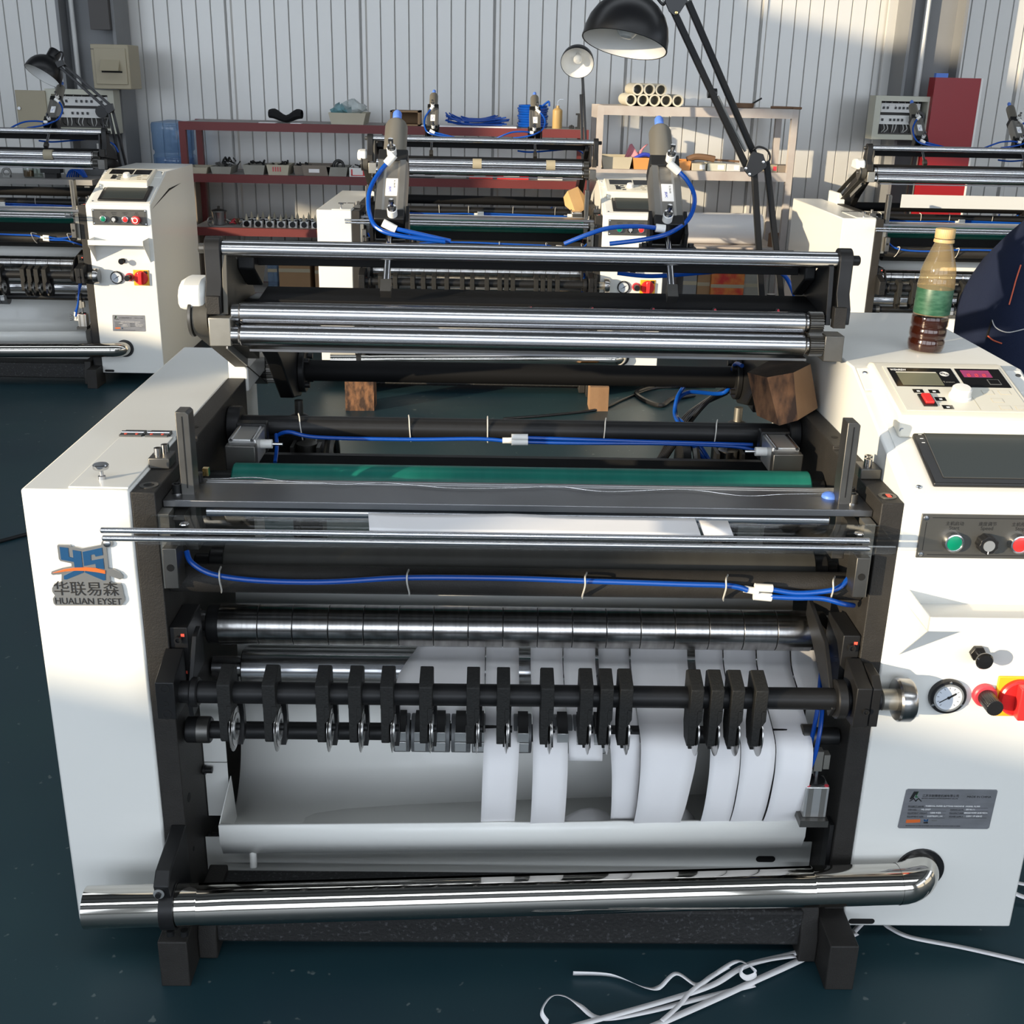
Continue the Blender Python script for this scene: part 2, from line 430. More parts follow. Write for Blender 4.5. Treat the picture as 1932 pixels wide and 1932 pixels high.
# ------------------------------------------------------------------ the hall
def wall_cells(name, axis, pos, thick, u0, u1, wins, material):
    us = sorted({u0, u1} | {w[0] for w in wins} | {w[1] for w in wins}); zs = sorted({0.0, ROOM_Z} | {w[2] for w in wins} | {w[3] for w in wins})
    b = MB()
    for i in range(len(us)-1):
        for k in range(len(zs)-1):
            uc = (us[i]+us[i+1])/2; zc = (zs[k]+zs[k+1])/2
            if any(w[0] < uc < w[1] and w[2] < zc < w[3] for w in wins): continue
            if axis == 'x': b.box(pos, pos+thick, us[i], us[i+1], zs[k], zs[k+1])
            else: b.box(us[i], us[i+1], pos, pos+thick, zs[k], zs[k+1])
    return tag(b.build(name, material), kind='structure')
wl = wall_cells('wall_left', 'x', ROOM_X0-0.12, 0.12, ROOM_Y0, ROOM_Y1+0.12, WIN_L, 'wall_plain')
wf = wall_cells('wall_front', 'y', ROOM_Y0-0.12, 0.12, ROOM_X0-0.12, ROOM_X1+0.12, FILL_WIN_F, 'wall_plain')
wr = wall_cells('wall_right', 'x', ROOM_X1, 0.12, ROOM_Y0, ROOM_Y1+0.12, WIN_R, 'wall_plain')
for (y0, y1, z0, z1) in WIN_L:
    b = MB()
    for yy in (y0, y1-0.05): b.box(ROOM_X0-0.13, ROOM_X0-0.06, yy, yy+0.05, z0, z1)
    for zz in (z0, z1-0.05): b.box(ROOM_X0-0.13, ROOM_X0-0.06, y0, y1, zz, zz+0.05)
    b.build('window_frame', 'conduit', wl)
tag(MB().box(ROOM_X0, ROOM_X1, ROOM_Y0, ROOM_Y1, -0.1, 0).build('floor', 'concrete_floor', origin=(0, 0, 0)), kind='structure')
ce = tag(MB().box(ROOM_X0, ROOM_X1, ROOM_Y0, ROOM_Y1, ROOM_Z, ROOM_Z+0.1).build('ceiling', 'ceiling_sheet'), kind='structure')
for yy in (-5.5, -4.0, -1.2, -3.3, 0.4, 2.0, 5.2, 6.6):
    MB().box(ROOM_X0, ROOM_X1, yy-0.04, yy+0.04, ROOM_Z-0.16, ROOM_Z).build('purlin', 'column_grey', ce)
wb = tag(MB().box(ROOM_X0-0.12, ROOM_X1+0.12, ROOM_Y1+0.012, ROOM_Y1+0.12, 0, ROOM_Z).build('wall_back', 'wall_sheet'), kind='structure')
# ribbed steel sheets of the far wall, each a sheet of its own
def sheet_profile(w):
    pts = [(0, 0.012), (0.010, -0.012), (0.030, -0.012), (0.040, 0.0)]
    x = 0.040; n = 9; step = (w-0.040)/n
    for k in range(n):
        pts += [(x+0.004, 0.0), (x+step-0.008, 0.0)]
        if k < n-1: pts += [(x+step-0.004, 0.009), (x+step, 0.0)]
        x += step
    pts += [(w, 0.012)]
    return pts
SW = 0.80
prof = sheet_profile(SW)
rows = [[V(px_, ROOM_Y1+py_, z) for px_, py_ in prof] for z in (0.0, ROOM_Z)]
first = None
for k in range(12):
    x = -4.8+k*SW
    if first is None:
        b = MB().grid(rows); b.v = [v+V(x, 0, 0) for v in b.v]
        first = b.build('wall_sheet', 'wall_sheet', wb, ang=15)
    else:
        c = first.copy(); col.objects.link(c); c.location.x = first.location.x+k*SW
# steel columns against the far wall
def column(x0, x1, label):
    e = empty('steel_column', ((x0+x1)/2, ROOM_Y1-0.16, 0), label, 'column')
    w = x1-x0
    MB().box(x0, x0+0.018, ROOM_Y1-0.30, ROOM_Y1-0.02, 0, ROOM_Z).build('flange', 'column_grey', e)
    MB().box(x1-0.018, x1, ROOM_Y1-0.30, ROOM_Y1-0.02, 0, ROOM_Z).build('flange', 'column_grey', e)
    MB().box(x0+0.018, x1-0.018, ROOM_Y1-0.17, ROOM_Y1-0.155, 0, ROOM_Z).build('web', 'column_grey', e)
    MB().box(x0-0.05, x0, ROOM_Y1-0.05, ROOM_Y1-0.02, 0, ROOM_Z).build('edge_trim', 'wall_sheet', e)
    return e
column(-2.50, -2.17, 'grey steel wall column behind the open breaker box at the left')
column(2.40, 2.73, 'grey steel wall column beside the tall red panel at the right')
def conduit(pts, r, label, name='conduit_pipe', m='conduit'):
    return tag(MB().tube(pts, r, 10, 0).build(name, m), label, 'conduit')
c0 = at(131, 0, 7.28); c1 = at(149, 150, 7.28)
conduit([(c0.x, 7.28, ROOM_Z), (c1.x, 7.28, 1.22)], 0.014, 'white conduit pipe running down the left wall column')
c0 = at(1728, 0, 7.28); c1 = at(1700, 178, 7.28)
conduit([(2.52, 7.28, ROOM_Z), (2.52, 7.28, 1.28)], 0.017, 'white conduit pipe running down the right wall column into the breaker box')
c1 = at(196, 70, 7.2)
tag(MB().box(-2.30, -2.19, 7.16, 7.24, 1.59, ROOM_Z).build('cable_trunking', 'trunking'), 'dark cable trunking above the beige switch box', 'trunking')
# ------------------------------------------------------------------ the slitting machine
FY = 1.569                                  # front plane of the machine
XLo, XLi, XRi, XRo = -0.513, -0.478, 0.5747, 0.607
M = empty('slitting_machine', (0.11, 2.0, 0))
PL = Vector((0, -1, 0))
def rollerx(name, x0, x1, y, z, r, m, ch=0.002, n=32, parent=None):
    return MB().lathe([(r-ch, 0), (r, ch), (r, x1-x0-ch), (r-ch, x1-x0)], (x0, y, z), (1, 0, 0), n).build(name, m, parent or M)
# --- frame
for (a, b_, nm) in ((XLo, XLi, 'L'), (XRi, XRo, 'R')):
    fr = MB().prism([(FY, 0.05), (FY, 0.812), (1.83, 0.812), (1.83, 0.818), (2.22, 0.818), (2.22, 0.05)], 'x', a, b_).build('side_frame', 'frame_paint', M, bevel=0.0015)
    cx = (a+b_)/2
    MB().ring(0.008, 0.0135, 0.0012, (cx+0.001, FY+0.03, 0.8121), (0, 0, 1), 20).build('hole_rim', 'steel_dark', fr)
    MB().cyl((cx+0.001, FY+0.03, 0.8121), (cx+0.001, FY+0.03, 0.8129), 0.0085, 18).build('bolt_hole', 'hole_black', fr)
    if nm == 'R': MB().box(cx, cx+0.006, FY+0.024, FY+0.036, 0.8129, 0.8139).build('paint_mark', 'paint_red', fr)
    MB().cyl((cx, 1.88, 0.818), (cx, 1.88, 0.8186), 0.006, 14).build('bolt_hole', 'hole_black', fr)
for a, b_ in ((XLo, -0.4665), (0.5605, XRo)):
    for y0, y1 in ((1.478, 1.60), (2.08, 2.20)):
        MB().prism([(y0, 0), (y0, 0.088), (y1, 0.088), (y1, 0)], 'x', a, b_).build('foot', 'frame_paint', M, bevel=0.002)
for y0 in (1.545, 2.08):
    bm_ = MB().box(-0.44, 0.535, y0, y0+0.10, 0.03, 0.10).build('base_beam', 'cast_iron', M, bevel=0.006)
    for a, b_ in ((-0.4665, -0.435), (0.53, 0.5605)):
        MB().prism([(y0-0.01, 0.005), (y0-0.01, 0.05), (y0+0.01, 0.11), (y0+0.10, 0.11), (y0+0.10, 0.005)], 'x', a, b_).build('gusset', 'frame_paint', bm_, bevel=0.003)
# --- left cabinet
lc = MB().box(-0.669, XLo-0.001, FY-0.002, 2.50, 0.054, 0.815).build('pulley_cabinet', 'white_paint', M, bevel=0.004)
MB().box(-0.602, -0.516, FY+0.003, 1.822, 0.8152, 0.8185).build('lid', 'white_paint', lc, bevel=0.001)
for hx in (-0.585, -0.543):
    h = MB().box(hx-0.018, hx+0.018, 1.817, 1.833, 0.8186, 0.8215).build('hinge', 'steel_dark', lc)
    MB().box(hx-0.016, hx+0.018, 1.836, 1.850, 0.8152, 0.8205).build('leaf', 'steel_dark', h)
    MB().cyl((hx-0.018, 1.8345, 0.821), (hx+0.018, 1.8345, 0.821), 0.0028, 10).build('pin', 'chrome', h)
    for q in (-0.009, 0.009): MB().cyl((hx+q, 1.824, 0.8215), (hx+q, 1.824, 0.8222), 0.0025, 10).build('screw', 'paint_red', h)
kn = MB().lathe([(0.0055, 0), (0.0055, 0.005), (0.003, 0.006), (0.003, 0.015), (0.0105, 0.016), (0.0115, 0.018), (0.0115, 0.022), (0.010, 0.0235), (0, 0.0235)], (-0.564, 1.606, 0.8185), (0, 0, 1), 22).build('lid_knob', 'chrome', lc)
MB().prism([(-0.512, 0.79), (-0.512, 0.868), (-0.50, 0.870), (-0.474, 0.835), (-0.474, 0.79)], 'y', 2.225, 2.40).build('rear_cover', 'white_paint', M, bevel=0.003)
# badge on the left cabinet
def bp(zx, zy): return at(85+zx*170/1932, 1005+zy*150/1705, FY)
def bpoly(pts, y0, y1, m, name, parent):
    P = [(bp(x, y).x, bp(x, y).z) for x, y in pts]
    return MB().prism(P, 'y', y0, y1).build(name, m, parent)
badge = bpoly([(300, 230), (560, 235), (590, 275), (690, 280), (820, 310), (1230, 230), (1240, 160), (1300, 140), (1430, 145), (1480, 190), (1470, 250), (1400, 285), (1340, 290), (1385, 735), (1480, 745), (1620, 810), (1700, 900), (1690, 950), (1630, 970), (1410, 890), (1425, 1020), (1510, 1050), (1640, 1060), (1670, 1110), (1690, 1180), (1710, 1290), (1735, 1370), (1735, 1430), (1700, 1480), (1660, 1525), (260, 1525), (215, 1480), (195, 1380), (240, 1310), (185, 1230), (180, 1160), (230, 1060), (380, 1020), (385, 850), (200, 875), (160, 850), (170, 800), (400, 725), (600, 690), (590, 625), (360, 575), (325, 530), (290, 250)], FY-0.002, FY-0.006, 'badge_silver', 'badge', M)
bz = (FY-0.0060, FY-0.0068)
for pts in ([(345, 270), (525, 290), (548, 480), (640, 505), (622, 335), (800, 365), (840, 708), (668, 708), (650, 590), (378, 540)],
            [(835, 375), (1250, 285), (1268, 445), (1115, 475), (1090, 425), (1010, 440), (1015, 560), (1275, 515), (1300, 745), (1125, 715), (1110, 630), (870, 675)],
            [(660, 780), (855, 785), (860, 815), (490, 965), (440, 960), (435, 885)],
            [(890, 785), (1325, 845), (1325, 980), (1285, 985), (885, 815)]):
    bpoly(pts, *bz, 'badge_blue', 'emblem', badge)
bpoly([(190, 825), (450, 745), (700, 708), (900, 703), (1130, 720), (1320, 770), (1320, 840), (1130, 800), (900, 775), (700, 772), (450, 790), (330, 810)], FY-0.0060, FY-0.0074, 'badge_orange', 'swoosh', badge)
p = bp(225, 1295); q = bp(1600, 1295)
text('华联易森', 0.0245, (p.x, FY-0.0062, p.z+0.0015), (1, 0, 0), (0, 0, 1), 'ink', badge, ext=0.0006, fit=q.x-p.x)
p = bp(245, 1485); q = bp(1660, 1485)
text('HUALIAN EYSET', 0.0145, (p.x, FY-0.0062, p.z), (1, 0, 0), (0, 0, 1), 'ink', badge, ext=0.0006, fit=q.x-p.x)
p = bp(1350, 205)
MB().lathe([(0.005, 0), (0.005, 0.001), (0.0035, 0.002), (0, 0.002)], (p.x, FY-0.006, p.z), PL, 16).build('rivet', 'chrome', badge)
# --- right cabinet
rc = MB().prism([(FY-0.002, 0.054), (FY-0.002, 0.812), (FY+0.006, 0.820), (1.885, 0.94), (2.38, 0.94), (2.38, 0.054)], 'x', XRo+0.001, 0.894).build('control_cabinet', 'white_paint', M, bevel=0.003)
SO = Vector((0, FY+0.006, 0.820)); SU = Vector((0, 0.31, 0.12)).normalized(); SN = Vector((0, -SU.z, SU.y))
def sl(x, s_, h=0): return Vector((x, 0, 0))+SO+SU*s_+SN*h
def slab(x0, x1, s0, s1, h0, h1, mb=None):
    mb = mb or MB(); c = sl((x0+x1)/2, (s0+s1)/2, (h0+h1)/2)
    return mb.obox(c, V((x1-x0)/2, 0, 0), SU*((s1-s0)/2), SN*((h1-h0)/2))
slab(0.624, 0.888, 0.006, 0.322, 0, 0.002).build('slope_panel', 'white_paint', rc)
MB().prism([(1.60, 0.80), (1.9, 0.862), (2.12, 0.868), (1.9, 0.852)], 'x', 0.8942, 0.8950).build('panel_seam', 'hole_black', rc)
hm = slab(0.655, 0.872, 0.020, 0.162, 0.002, 0.010).build('touch_screen', 'black_plastic', M, bevel=0.003)
slab(0.673, 0.856, 0.034, 0.143, 0.010, 0.0106).build('glass', 'screen_glass', hm)
for (x0, x1, s0, s1) in ((0.672, 0.857, 0.033, 0.0342), (0.672, 0.857, 0.1428, 0.144), (0.672, 0.6732, 0.033, 0.144), (0.8558, 0.857, 0.033, 0.144)):
    slab(x0, x1, s0, s1, 0.010, 0.0111).build('bezel_line', 'grey_plate', hm)
for s_ in (0.116, 0.126, 0.136): slab(0.663, 0.668, s_, s_+0.0012, 0.010, 0.0103).build('mark', 'ink_white', hm)
for x_ in (0.634,): MB().lathe([(0.0042, 0), (0.0038, 0.0015), (0, 0.002)], sl(x_, 0.02, 0.002), SN, 14).build('screw', 'chrome', rc)
# tension controller on the slope
tb = MB().prism([(1.700, 0.872), (1.706, 0.905), (1.716, 0.9095), (1.868, 0.9502), (1.884, 0.949), (1.895, 0.938), (1.885, 0.93)], 'x', 0.633, 0.852).build('tension_controller', 'cream_plastic', M, bevel=0.004)
TO = Vector((0, 1.716, 0.9097)); TU = Vector((0, 0.152, 0.0407)).normalized(); TN = Vector((0, -TU.z, TU.y))
TX0, TX1, TL = 0.648, 0.842, 0.150
def tp(u, v, h=0): return V(TX0+(TX1-TX0)*u, 0, 0)+TO+TU*(TL*(1-v))+TN*h
def tslab(u0, u1, v0, v1, h0, h1):
    c = (tp(u0, v0, h0)+tp(u1, v1, h1))/2
    return MB().obox(c, V((TX1-TX0)*(u1-u0)/2, 0, 0), TU*(TL*(v1-v0)/2), TN*((h1-h0)/2))
tslab(0, 1, 0.02, 0.97, 0, 0.0008).build('face_plate', 'panel_cream', tb)
d1 = tslab(0.03, 0.575, 0.06, 0.47, 0.0008, 0.0014).build('display_panel', 'black_gloss', tb)
tslab(0.085, 0.43, 0.175, 0.445, 0.0014, 0.0019).build('lcd_window', 'lcd', d1)
tslab(0.085, 0.425, 0.155, 0.172, 0.0014, 0.0019).build('lcd_edge', 'cream_plastic', d1)
text('WENREW', 0.0075, tp(0.05, 0.125, 0.0016), (1, 0, 0), TU, 'ink_white', d1, fit=0.026)
for R_ in (0.0075, 0.0055, 0.003): MB().ring(R_-0.0006, R_, 0.0004, tp(0.49, 0.19, 0.0014), TN, 20).build('emblem', 'ink_white', d1)
text('Tension', 0.006, tp(0.44, 0.38, 0.0015), (1, 0, 0), TU, 'junk_grey', d1, fit=0.018)
d2 = tslab(0.605, 0.985, 0.06, 0.47, 0.0008, 0.0014).build('display_panel', 'black_gloss', tb)
tslab(0.645, 0.885, 0.10, 0.25, 0.0014, 0.0019).build('digit_window', 'led_red', d2)
for k_ in range(3): text('8', 0.014, tp(0.675+0.065*k_, 0.245, 0.0021), (1, 0, 0), TU, 'red_dull', d2)
fr_ = tslab(0.82, 0.92, 0.30, 0.41, 0.0014, 0.0019).build('key', 'junk_grey', d2)
tslab(0.827, 0.913, 0.308, 0.402, 0.0019, 0.0021).build('key_face', 'black_gloss', fr_)
for u, v in ((0.14, 0.53), (0.27, 0.535), (0.285, 0.695), (0.305, 0.86)):
    t_ = tslab(u, u+0.085, v, v+0.075, 0.0008, 0.0012).build('key', 'black_gloss', tb)
    tslab(u+0.03, u+0.055, v+0.03, v+0.055, 0.0012, 0.0014).build('key_mark', 'ink_white', t_)
rk = tslab(0.155, 0.265, 0.65, 0.89, 0.0008, 0.003).build('rocker_switch', 'black_plastic', tb)
tslab(0.175, 0.245, 0.68, 0.86, 0.003, 0.0075).build('rocker', 'red_bright', rk, bevel=0.001)
for u, v in ((0.71, 0.53), (0.85, 0.53), (0.745, 0.70), (0.77, 0.85), (0.90, 0.85)):
    t_ = tslab(u, u+0.095, v, v+0.085, 0.0008, 0.0011).build('soft_key', 'bin_beige', tb)
    tslab(u+0.004, u+0.091, v+0.006, v+0.079, 0.0011, 0.0013).build('soft_key_face', 'panel_cream', t_)
dl = tp(0.50, 0.68, 0.0008)
MB().lathe([(0.0175, 0), (0.0172, 0.004), (0.0155, 0.005), (0.0150, 0.0155), (0.013, 0.0175), (0, 0.0178)], dl, TN, 28).build('dial_knob', 'white_plastic', tb)
tslab(0.60, 0.603, 0.47, 0.95, 0.0008, 0.0011).build('panel_line', 'bin_beige', tb)
for x_ in (0.638, 0.8475):
    MB().lathe([(0.004, 0), (0.004, 0.0008), (0, 0.0012)], V(x_, 1.7035, 0.884), PL, 12).build('screw', 'chrome', tb)
# mounting tabs behind the controller
slab(0.612, 0.66, 0.262, 0.322, 0.002, 0.0045).build('mounting_tab', 'white_paint', rc)
slab(0.845, 0.886, 0.262, 0.322, 0.002, 0.0045).build('mounting_tab', 'white_paint', rc)
MB().lathe([(0.0045, 0), (0.004, 0.001), (0, 0.0014)], sl(0.622, 0.308, 0.0045), SN, 14).build('screw', 'chrome', rc)
MB().lathe([(0.0045, 0), (0.004, 0.001), (0, 0.0014)], sl(0.878, 0.308, 0.0045), SN, 14).build('screw', 'steel_dark', rc)
# push-button plate
PY = FY-0.002
bpl = MB().prism([(0.6345, 0.729), (0.6345, 0.798), (0.876, 0.798), (0.876, 0.729)], 'y', PY-0.003, PY).build('button_plate', 'grey_plate', M, bevel=0.0006)
def wline(x0, x1, z0, z1, nm='printed_line'): MB().box(x0, x1, PY-0.0033, PY-0.003, z0, z1).build(nm, 'ink', bpl)
wline(0.650, 0.861, 0.7922, 0.7932); wline(0.650, 0.861, 0.7338, 0.7348); wline(0.6418, 0.6426, 0.741, 0.786)
wline(0.868, 0.8688, 0.741, 0.786)
for x_, z_ in ((0.6405, 0.792), (0.6405, 0.735), (0.870, 0.792), (0.870, 0.735)):
    s0 = MB().lathe([(0.0040, 0), (0.0034, 0.0014), (0, 0.0020)], (x_, PY-0.003, z_), PL, 14).build('screw', 'chrome', bpl)
    MB().box(x_, x_+0.003, PY-0.0052, PY-0.0047, z_-0.001, z_+0.0025).build('paint_mark', 'paint_red', s0) if False else None
for x_, cn, en in ((0.684, '主机启动', 'Start'), (0.7325, '速度调节', 'Speed'), (0.7815, '主机停止', 'Stop'), (0.832, '急停', 'E-Stop')):
    text(cn, 0.0068, (x_, PY-0.0031, 0.7815), (1, 0, 0), (0, 0, 1), 'ink', bpl, align='CENTER')
    text(en, 0.0078, (x_, PY-0.0031, 0.7745), (1, 0, 0), (0, 0, 1), 'ink', bpl, align='CENTER')
def pushbutton(x_, z_, m):
    r_ = MB().lathe([(0.0150, 0), (0.0150, 0.006), (0.0140, 0.011), (0.0122, 0.0115), (0.0120, 0.010)], (x_, PY-0.003, z_), PL, 30).build('button_ring', 'chrome', M)
    MB().lathe([(0.0118, 0.007), (0.0116, 0.0098), (0.0095, 0.0108), (0, 0.011)], (x_, PY-0.003, z_), PL, 28).build('button_cap', m, r_)
pushbutton(0.684, 0.7565, 'green_button'); pushbutton(0.7815, 0.7555, 'red_bright')
sk = MB()
gp = []
for k in range(36):
    an = 2*math.pi*k/36; rr = 0.0132 if k % 4 < 2 else 0.0142
    gp.append((0.7325+rr*math.cos(an), 0.7558+rr*math.sin(an)))
sk.prism(gp, 'y', PY-0.003, PY-0.020)
sk = sk.build('speed_knob', 'black_plastic', M, bevel=0.0006)
MB().cyl((0.7325, PY-0.020, 0.7558), (0.7325, PY-0.0208, 0.7558), 0.0085, 24).build('knob_insert', 'aluminium_light', sk)
MB().box(0.7318, 0.7332, PY-0.0206, PY-0.019, 0.743, 0.747).build('pointer', 'ink_white', sk)
es = MB().lathe([(0.0150, 0), (0.0150, 0.006), (0.009, 0.007), (0.009, 0.018), (0.0175, 0.019), (0.019, 0.024), (0.0175, 0.030), (0.010, 0.033), (0, 0.0335)], (0.832, PY-0.003, 0.7555), PL, 30).build('emergency_stop', 'red_bright', M)
MB().ring(0.009, 0.0125, 0.0006, (0.832, PY-0.0362, 0.7555), PL, 24).build('arrow_ring', 'ink_white', es)
# document bin
bi = MB()
bw = 0.0016
for x_ in (0.632, 0.874):
    bi.prism([(PY, 0.676), (1.476, 0.674), (1.476, 0.652), (PY, 0.567)], 'x', x_, x_+bw)
bi.box(0.632, 0.8756, 1.476, 1.4776, 0.652, 0.674)
bi.box(0.632, 0.8756, 1.4776, PY, 0.652, 0.6535)
db = bi.build('document_bin', 'white_paint', M)
MB().box(0.705, 0.755, 1.498, 1.506, 0.6535, 0.6541).build('bin_slot', 'hole_black', db)
MB().box(0.760, 0.770, 1.498, 1.506, 0.6535, 0.6541).build('bin_slot', 'hole_black', db)
# plunger, gauge, regulator, main switch, name plate
pg = MB().prism([(0.752+0.0125*math.cos(math.pi/3*k), 0.573+0.0125*math.sin(math.pi/3*k)) for k in range(6)], 'y', PY, PY-0.008).build('pull_plunger', 'black_plastic', M, bevel=0.001)
MB().cyl((0.752, PY-0.008, 0.573), (0.752, PY-0.024, 0.573), 0.0038, 16).build('plunger_rod', 'chrome', pg)
MB().lathe([(0.0055, 0.018), (0.006, 0.024), (0.0125, 0.027), (0.0135, 0.031), (0.0115, 0.034), (0, 0.0345)], (0.752, PY, 0.573), PL, 24).build('plunger_cap', 'black_gloss', pg)
gx, gz = 0.7172, 0.4975
gg = MB().lathe([(0.0290, 0), (0.0290, 0.006), (0.0280, 0.0085), (0.0215, 0.0085), (0.0215, 0.006)], (gx, PY, gz), PL, 40).build('pressure_gauge', 'black_plastic', M)
MB().ring(0.0205, 0.0235, 0.0016, (gx, PY-0.0085, gz), PL, 40).build('gauge_rim', 'aluminium_light', gg)
MB().cyl((gx, PY-0.004, gz), (gx, PY-0.0086, gz), 0.0207, 36).build('dial_face', 'dial_white', gg)
MB().obox((gx-0.001, PY-0.0090, gz-0.0005), V(0.0125, 0, 0.0080), V(-0.0004, 0, 0.00065), V(0, 0.0002, 0)).build('needle', 'ink', gg)
MB().obox((gx+0.006, PY-0.0092, gz+0.004), V(0.0046, 0, 0.0031), V(-0.0008, 0, 0.0013), V(0, 0.0002, 0)).build('needle_tail', 'ink', gg)
MB().cyl((gx, PY-0.0086, gz), (gx, PY-0.0098, gz), 0.0022, 14).build('needle_hub', 'ink', gg)
for k in range(11):
    an = math.radians(-50+28*k); e = V(math.cos(an), 0, math.sin(an)); t_ = V(-math.sin(an), 0, math.cos(an))
    MB().obox(V(gx, PY-0.0088, gz)+e*0.0165, e*0.0016, t_*0.0003, V(0, 0.0001, 0)).build('tick', 'ink', gg)
for an in (90, 210, 330):
    e = V(math.cos(math.radians(an)), 0, math.sin(math.radians(an)))
    MB().lathe([(0.0024, 0), (0.002, 0.001), (0, 0.0012)], V(gx, PY-0.0085, gz)+e*0.0257, PL, 10).build('screw', 'chrome', gg)
rx, rz = 0.7745, 0.5005
rg = MB().lathe([(0.0185, 0), (0.0185, 0.008), (0.0165, 0.010), (0.0125, 0.010)], (rx, PY, rz), PL, 30).build('regulator', 'red_dull', M)
gp = []
for k in range(48):
    an = 2*math.pi*k/48; rr = 0.0125 if k % 2 else 0.0131
    gp.append((rx+rr*math.cos(an), rz+rr*math.sin(an)))
MB().prism(gp, 'y', PY-0.010, PY-0.045).build('regulator_knob', 'black_plastic', rg, bevel=0.0008)
ms = MB().box(0.792, 0.862, PY-0.004, PY, 0.463, 0.533).build('main_switch', 'yellow_plastic', M, bevel=0.002)
MB().lathe([(0.031, 0.004), (0.031, 0.010), (0.028, 0.013), (0, 0.013)], (0.827, PY, 0.498), PL, 36).build('switch_base', 'red_plastic', ms)
MB().prism([(0.820, 0.470), (0.834, 0.470), (0.836, 0.526), (0.818, 0.526)], 'y', PY-0.013, PY-0.030).build('switch_handle', 'red_bright', ms, bevel=0.002)
MB().box(0.84, 0.858, PY-0.0045, PY-0.004, 0.516, 0.529).build('mark', 'ink', ms)
npx = [(0.676, 0.254), (0.678, 0.2515), (0.823, 0.2515), (0.826, 0.254), (0.828, 0.324), (0.826, 0.3265), (0.683, 0.3265), (0.680, 0.324)]
npx = [(x_-0.0015, z_) for x_, z_ in npx]
npl = MB().prism(npx, 'y', PY-0.0012, PY).build('name_plate', 'plate_silver', M)
NY = PY-0.0013
def npt(zx, zy): return at(1690+zx*200/1932, 1475+zy*100/966, FY)
def ntext(s_, zx, zy, zx1, size, m='ink'):
    a_ = npt(zx, zy); b_ = npt(zx1, zy)
    text(s_, size, (a_.x, NY, a_.z), (1, 0, 0), (0, 0, 1), m, npl, fit=b_.x-a_.x)
ntext('江苏华联精密机械有限公司', 470, 250, 1130, 0.0052); ntext('JIANGSU HUALIAN LIANHE EQUIPMENT CO.,LTD', 460, 288, 1120, 0.0026)
ntext('MADE IN CHINA', 1280, 268, 1720, 0.0052)
ntext('PROJECT NAME:', 210, 438, 500, 0.0036); ntext('THERMAL PAPER SLITTING MACHINE  MODEL RL900', 525, 432, 1520, 0.0038, 'ink_white')
ntext('ITEM NO.:', 205, 498, 370, 0.0036); ntext('HL-2507', 450, 495, 615, 0.0038, 'ink_white'); ntext('MAKING DATE:', 975, 500, 1220, 0.0036); ntext('2016.11', 1260, 495, 1420, 0.0038, 'ink_white')
ntext('EQUIPMENT WEIGHT:', 200, 560, 560, 0.0036); ntext('1000 KGS', 605, 555, 795, 0.0038, 'ink_white'); ntext('MANUFACTURER:', 960, 560, 1220, 0.0036); ntext('BRIDGE PAPER SAVE MECH.', 1230, 557, 1655, 0.0038, 'ink_white')
ntext('EQUIPMENT SIZE:', 190, 622, 490, 0.0036); ntext('2.0M*0.9*1.1M', 560, 617, 830, 0.0038, 'ink_white'); ntext('POWER SUPPLY:', 955, 622, 1210, 0.0036); ntext('220V 1P 60HZ', 1265, 617, 1555, 0.0038, 'ink_white')
for (zx, zy, zx1) in ((215, 440, 1670), (210, 502, 900), (205, 565, 890), (195, 628, 880), (975, 505, 1665), (965, 565, 1660), (955, 628, 1640)):
    a_ = npt(zx, zy); b_ = npt(zx1, zy); MB().box(a_.x, b_.x, NY-0.0001, NY, a_.z-0.0008, a_.z-0.0004).build('printed_line', 'ink', npl)
ntext('PROFESSIONAL SLITTER REWINDERS AND MACHINERY MANUFACTURER IN CHINA', 165, 785, 1160, 0.0022)
def npoly(pts, m, nm='emblem'):
    MB().prism([(npt(x_, y_).x, npt(x_, y_).z) for x_, y_ in pts], 'y', NY-0.0002, NY).build(nm, m, npl)
npoly([(320, 155), (405, 155), (375, 215), (345, 215), (310, 275), (260, 300), (240, 290)], 'ink')
npoly([(385, 155), (408, 155), (365, 240), (400, 255), (380, 268), (335, 262)], 'ink_green')
npoly([(230, 335), (320, 270), (350, 315), (405, 270), (465, 335), (445, 338), (400, 295), (350, 345), (315, 295), (245, 338)], 'ink')
npoly([(180, 668), (435, 662), (430, 715), (345, 722), (170, 728)], 'badge_orange')
npoly([(495, 665), (525, 665), (540, 690), (560, 660), (580, 660), (570, 700), (500, 700)], 'badge_blue')
npoly([(490, 715), (570, 705), (575, 735), (495, 735)], 'ink')
npoly([(640, 680), (740, 680), (735, 694), (640, 694)], 'junk_grey')
a_ = npt(215, 712); text('SINCE 1998', 0.003, (a_.x, NY-0.0003, a_.z), (1, 0, 0), (0, 0, 1), 'ink_white', npl, fit=0.018) if False else None
# slots at the foot of the front covers
def capsule(x0, x1, z, h, y, m, nm, par):
    P = []
    for k in range(9): an = math.pi/2+math.pi*k/8; P.append((x0+h+h*math.cos(an), z+h*math.sin(an)))
    for k in range(9): an = -math.pi/2+math.pi*k/8; P.append((x1-h+h*math.cos(an), z+h*math.sin(an)))
    return MB().prism(P, 'y', y-0.0006, y).build(nm, m, par)
capsule(0.618, 0.662, 0.064, 0.0052, PY, 'hole_black', 'slot', rc)
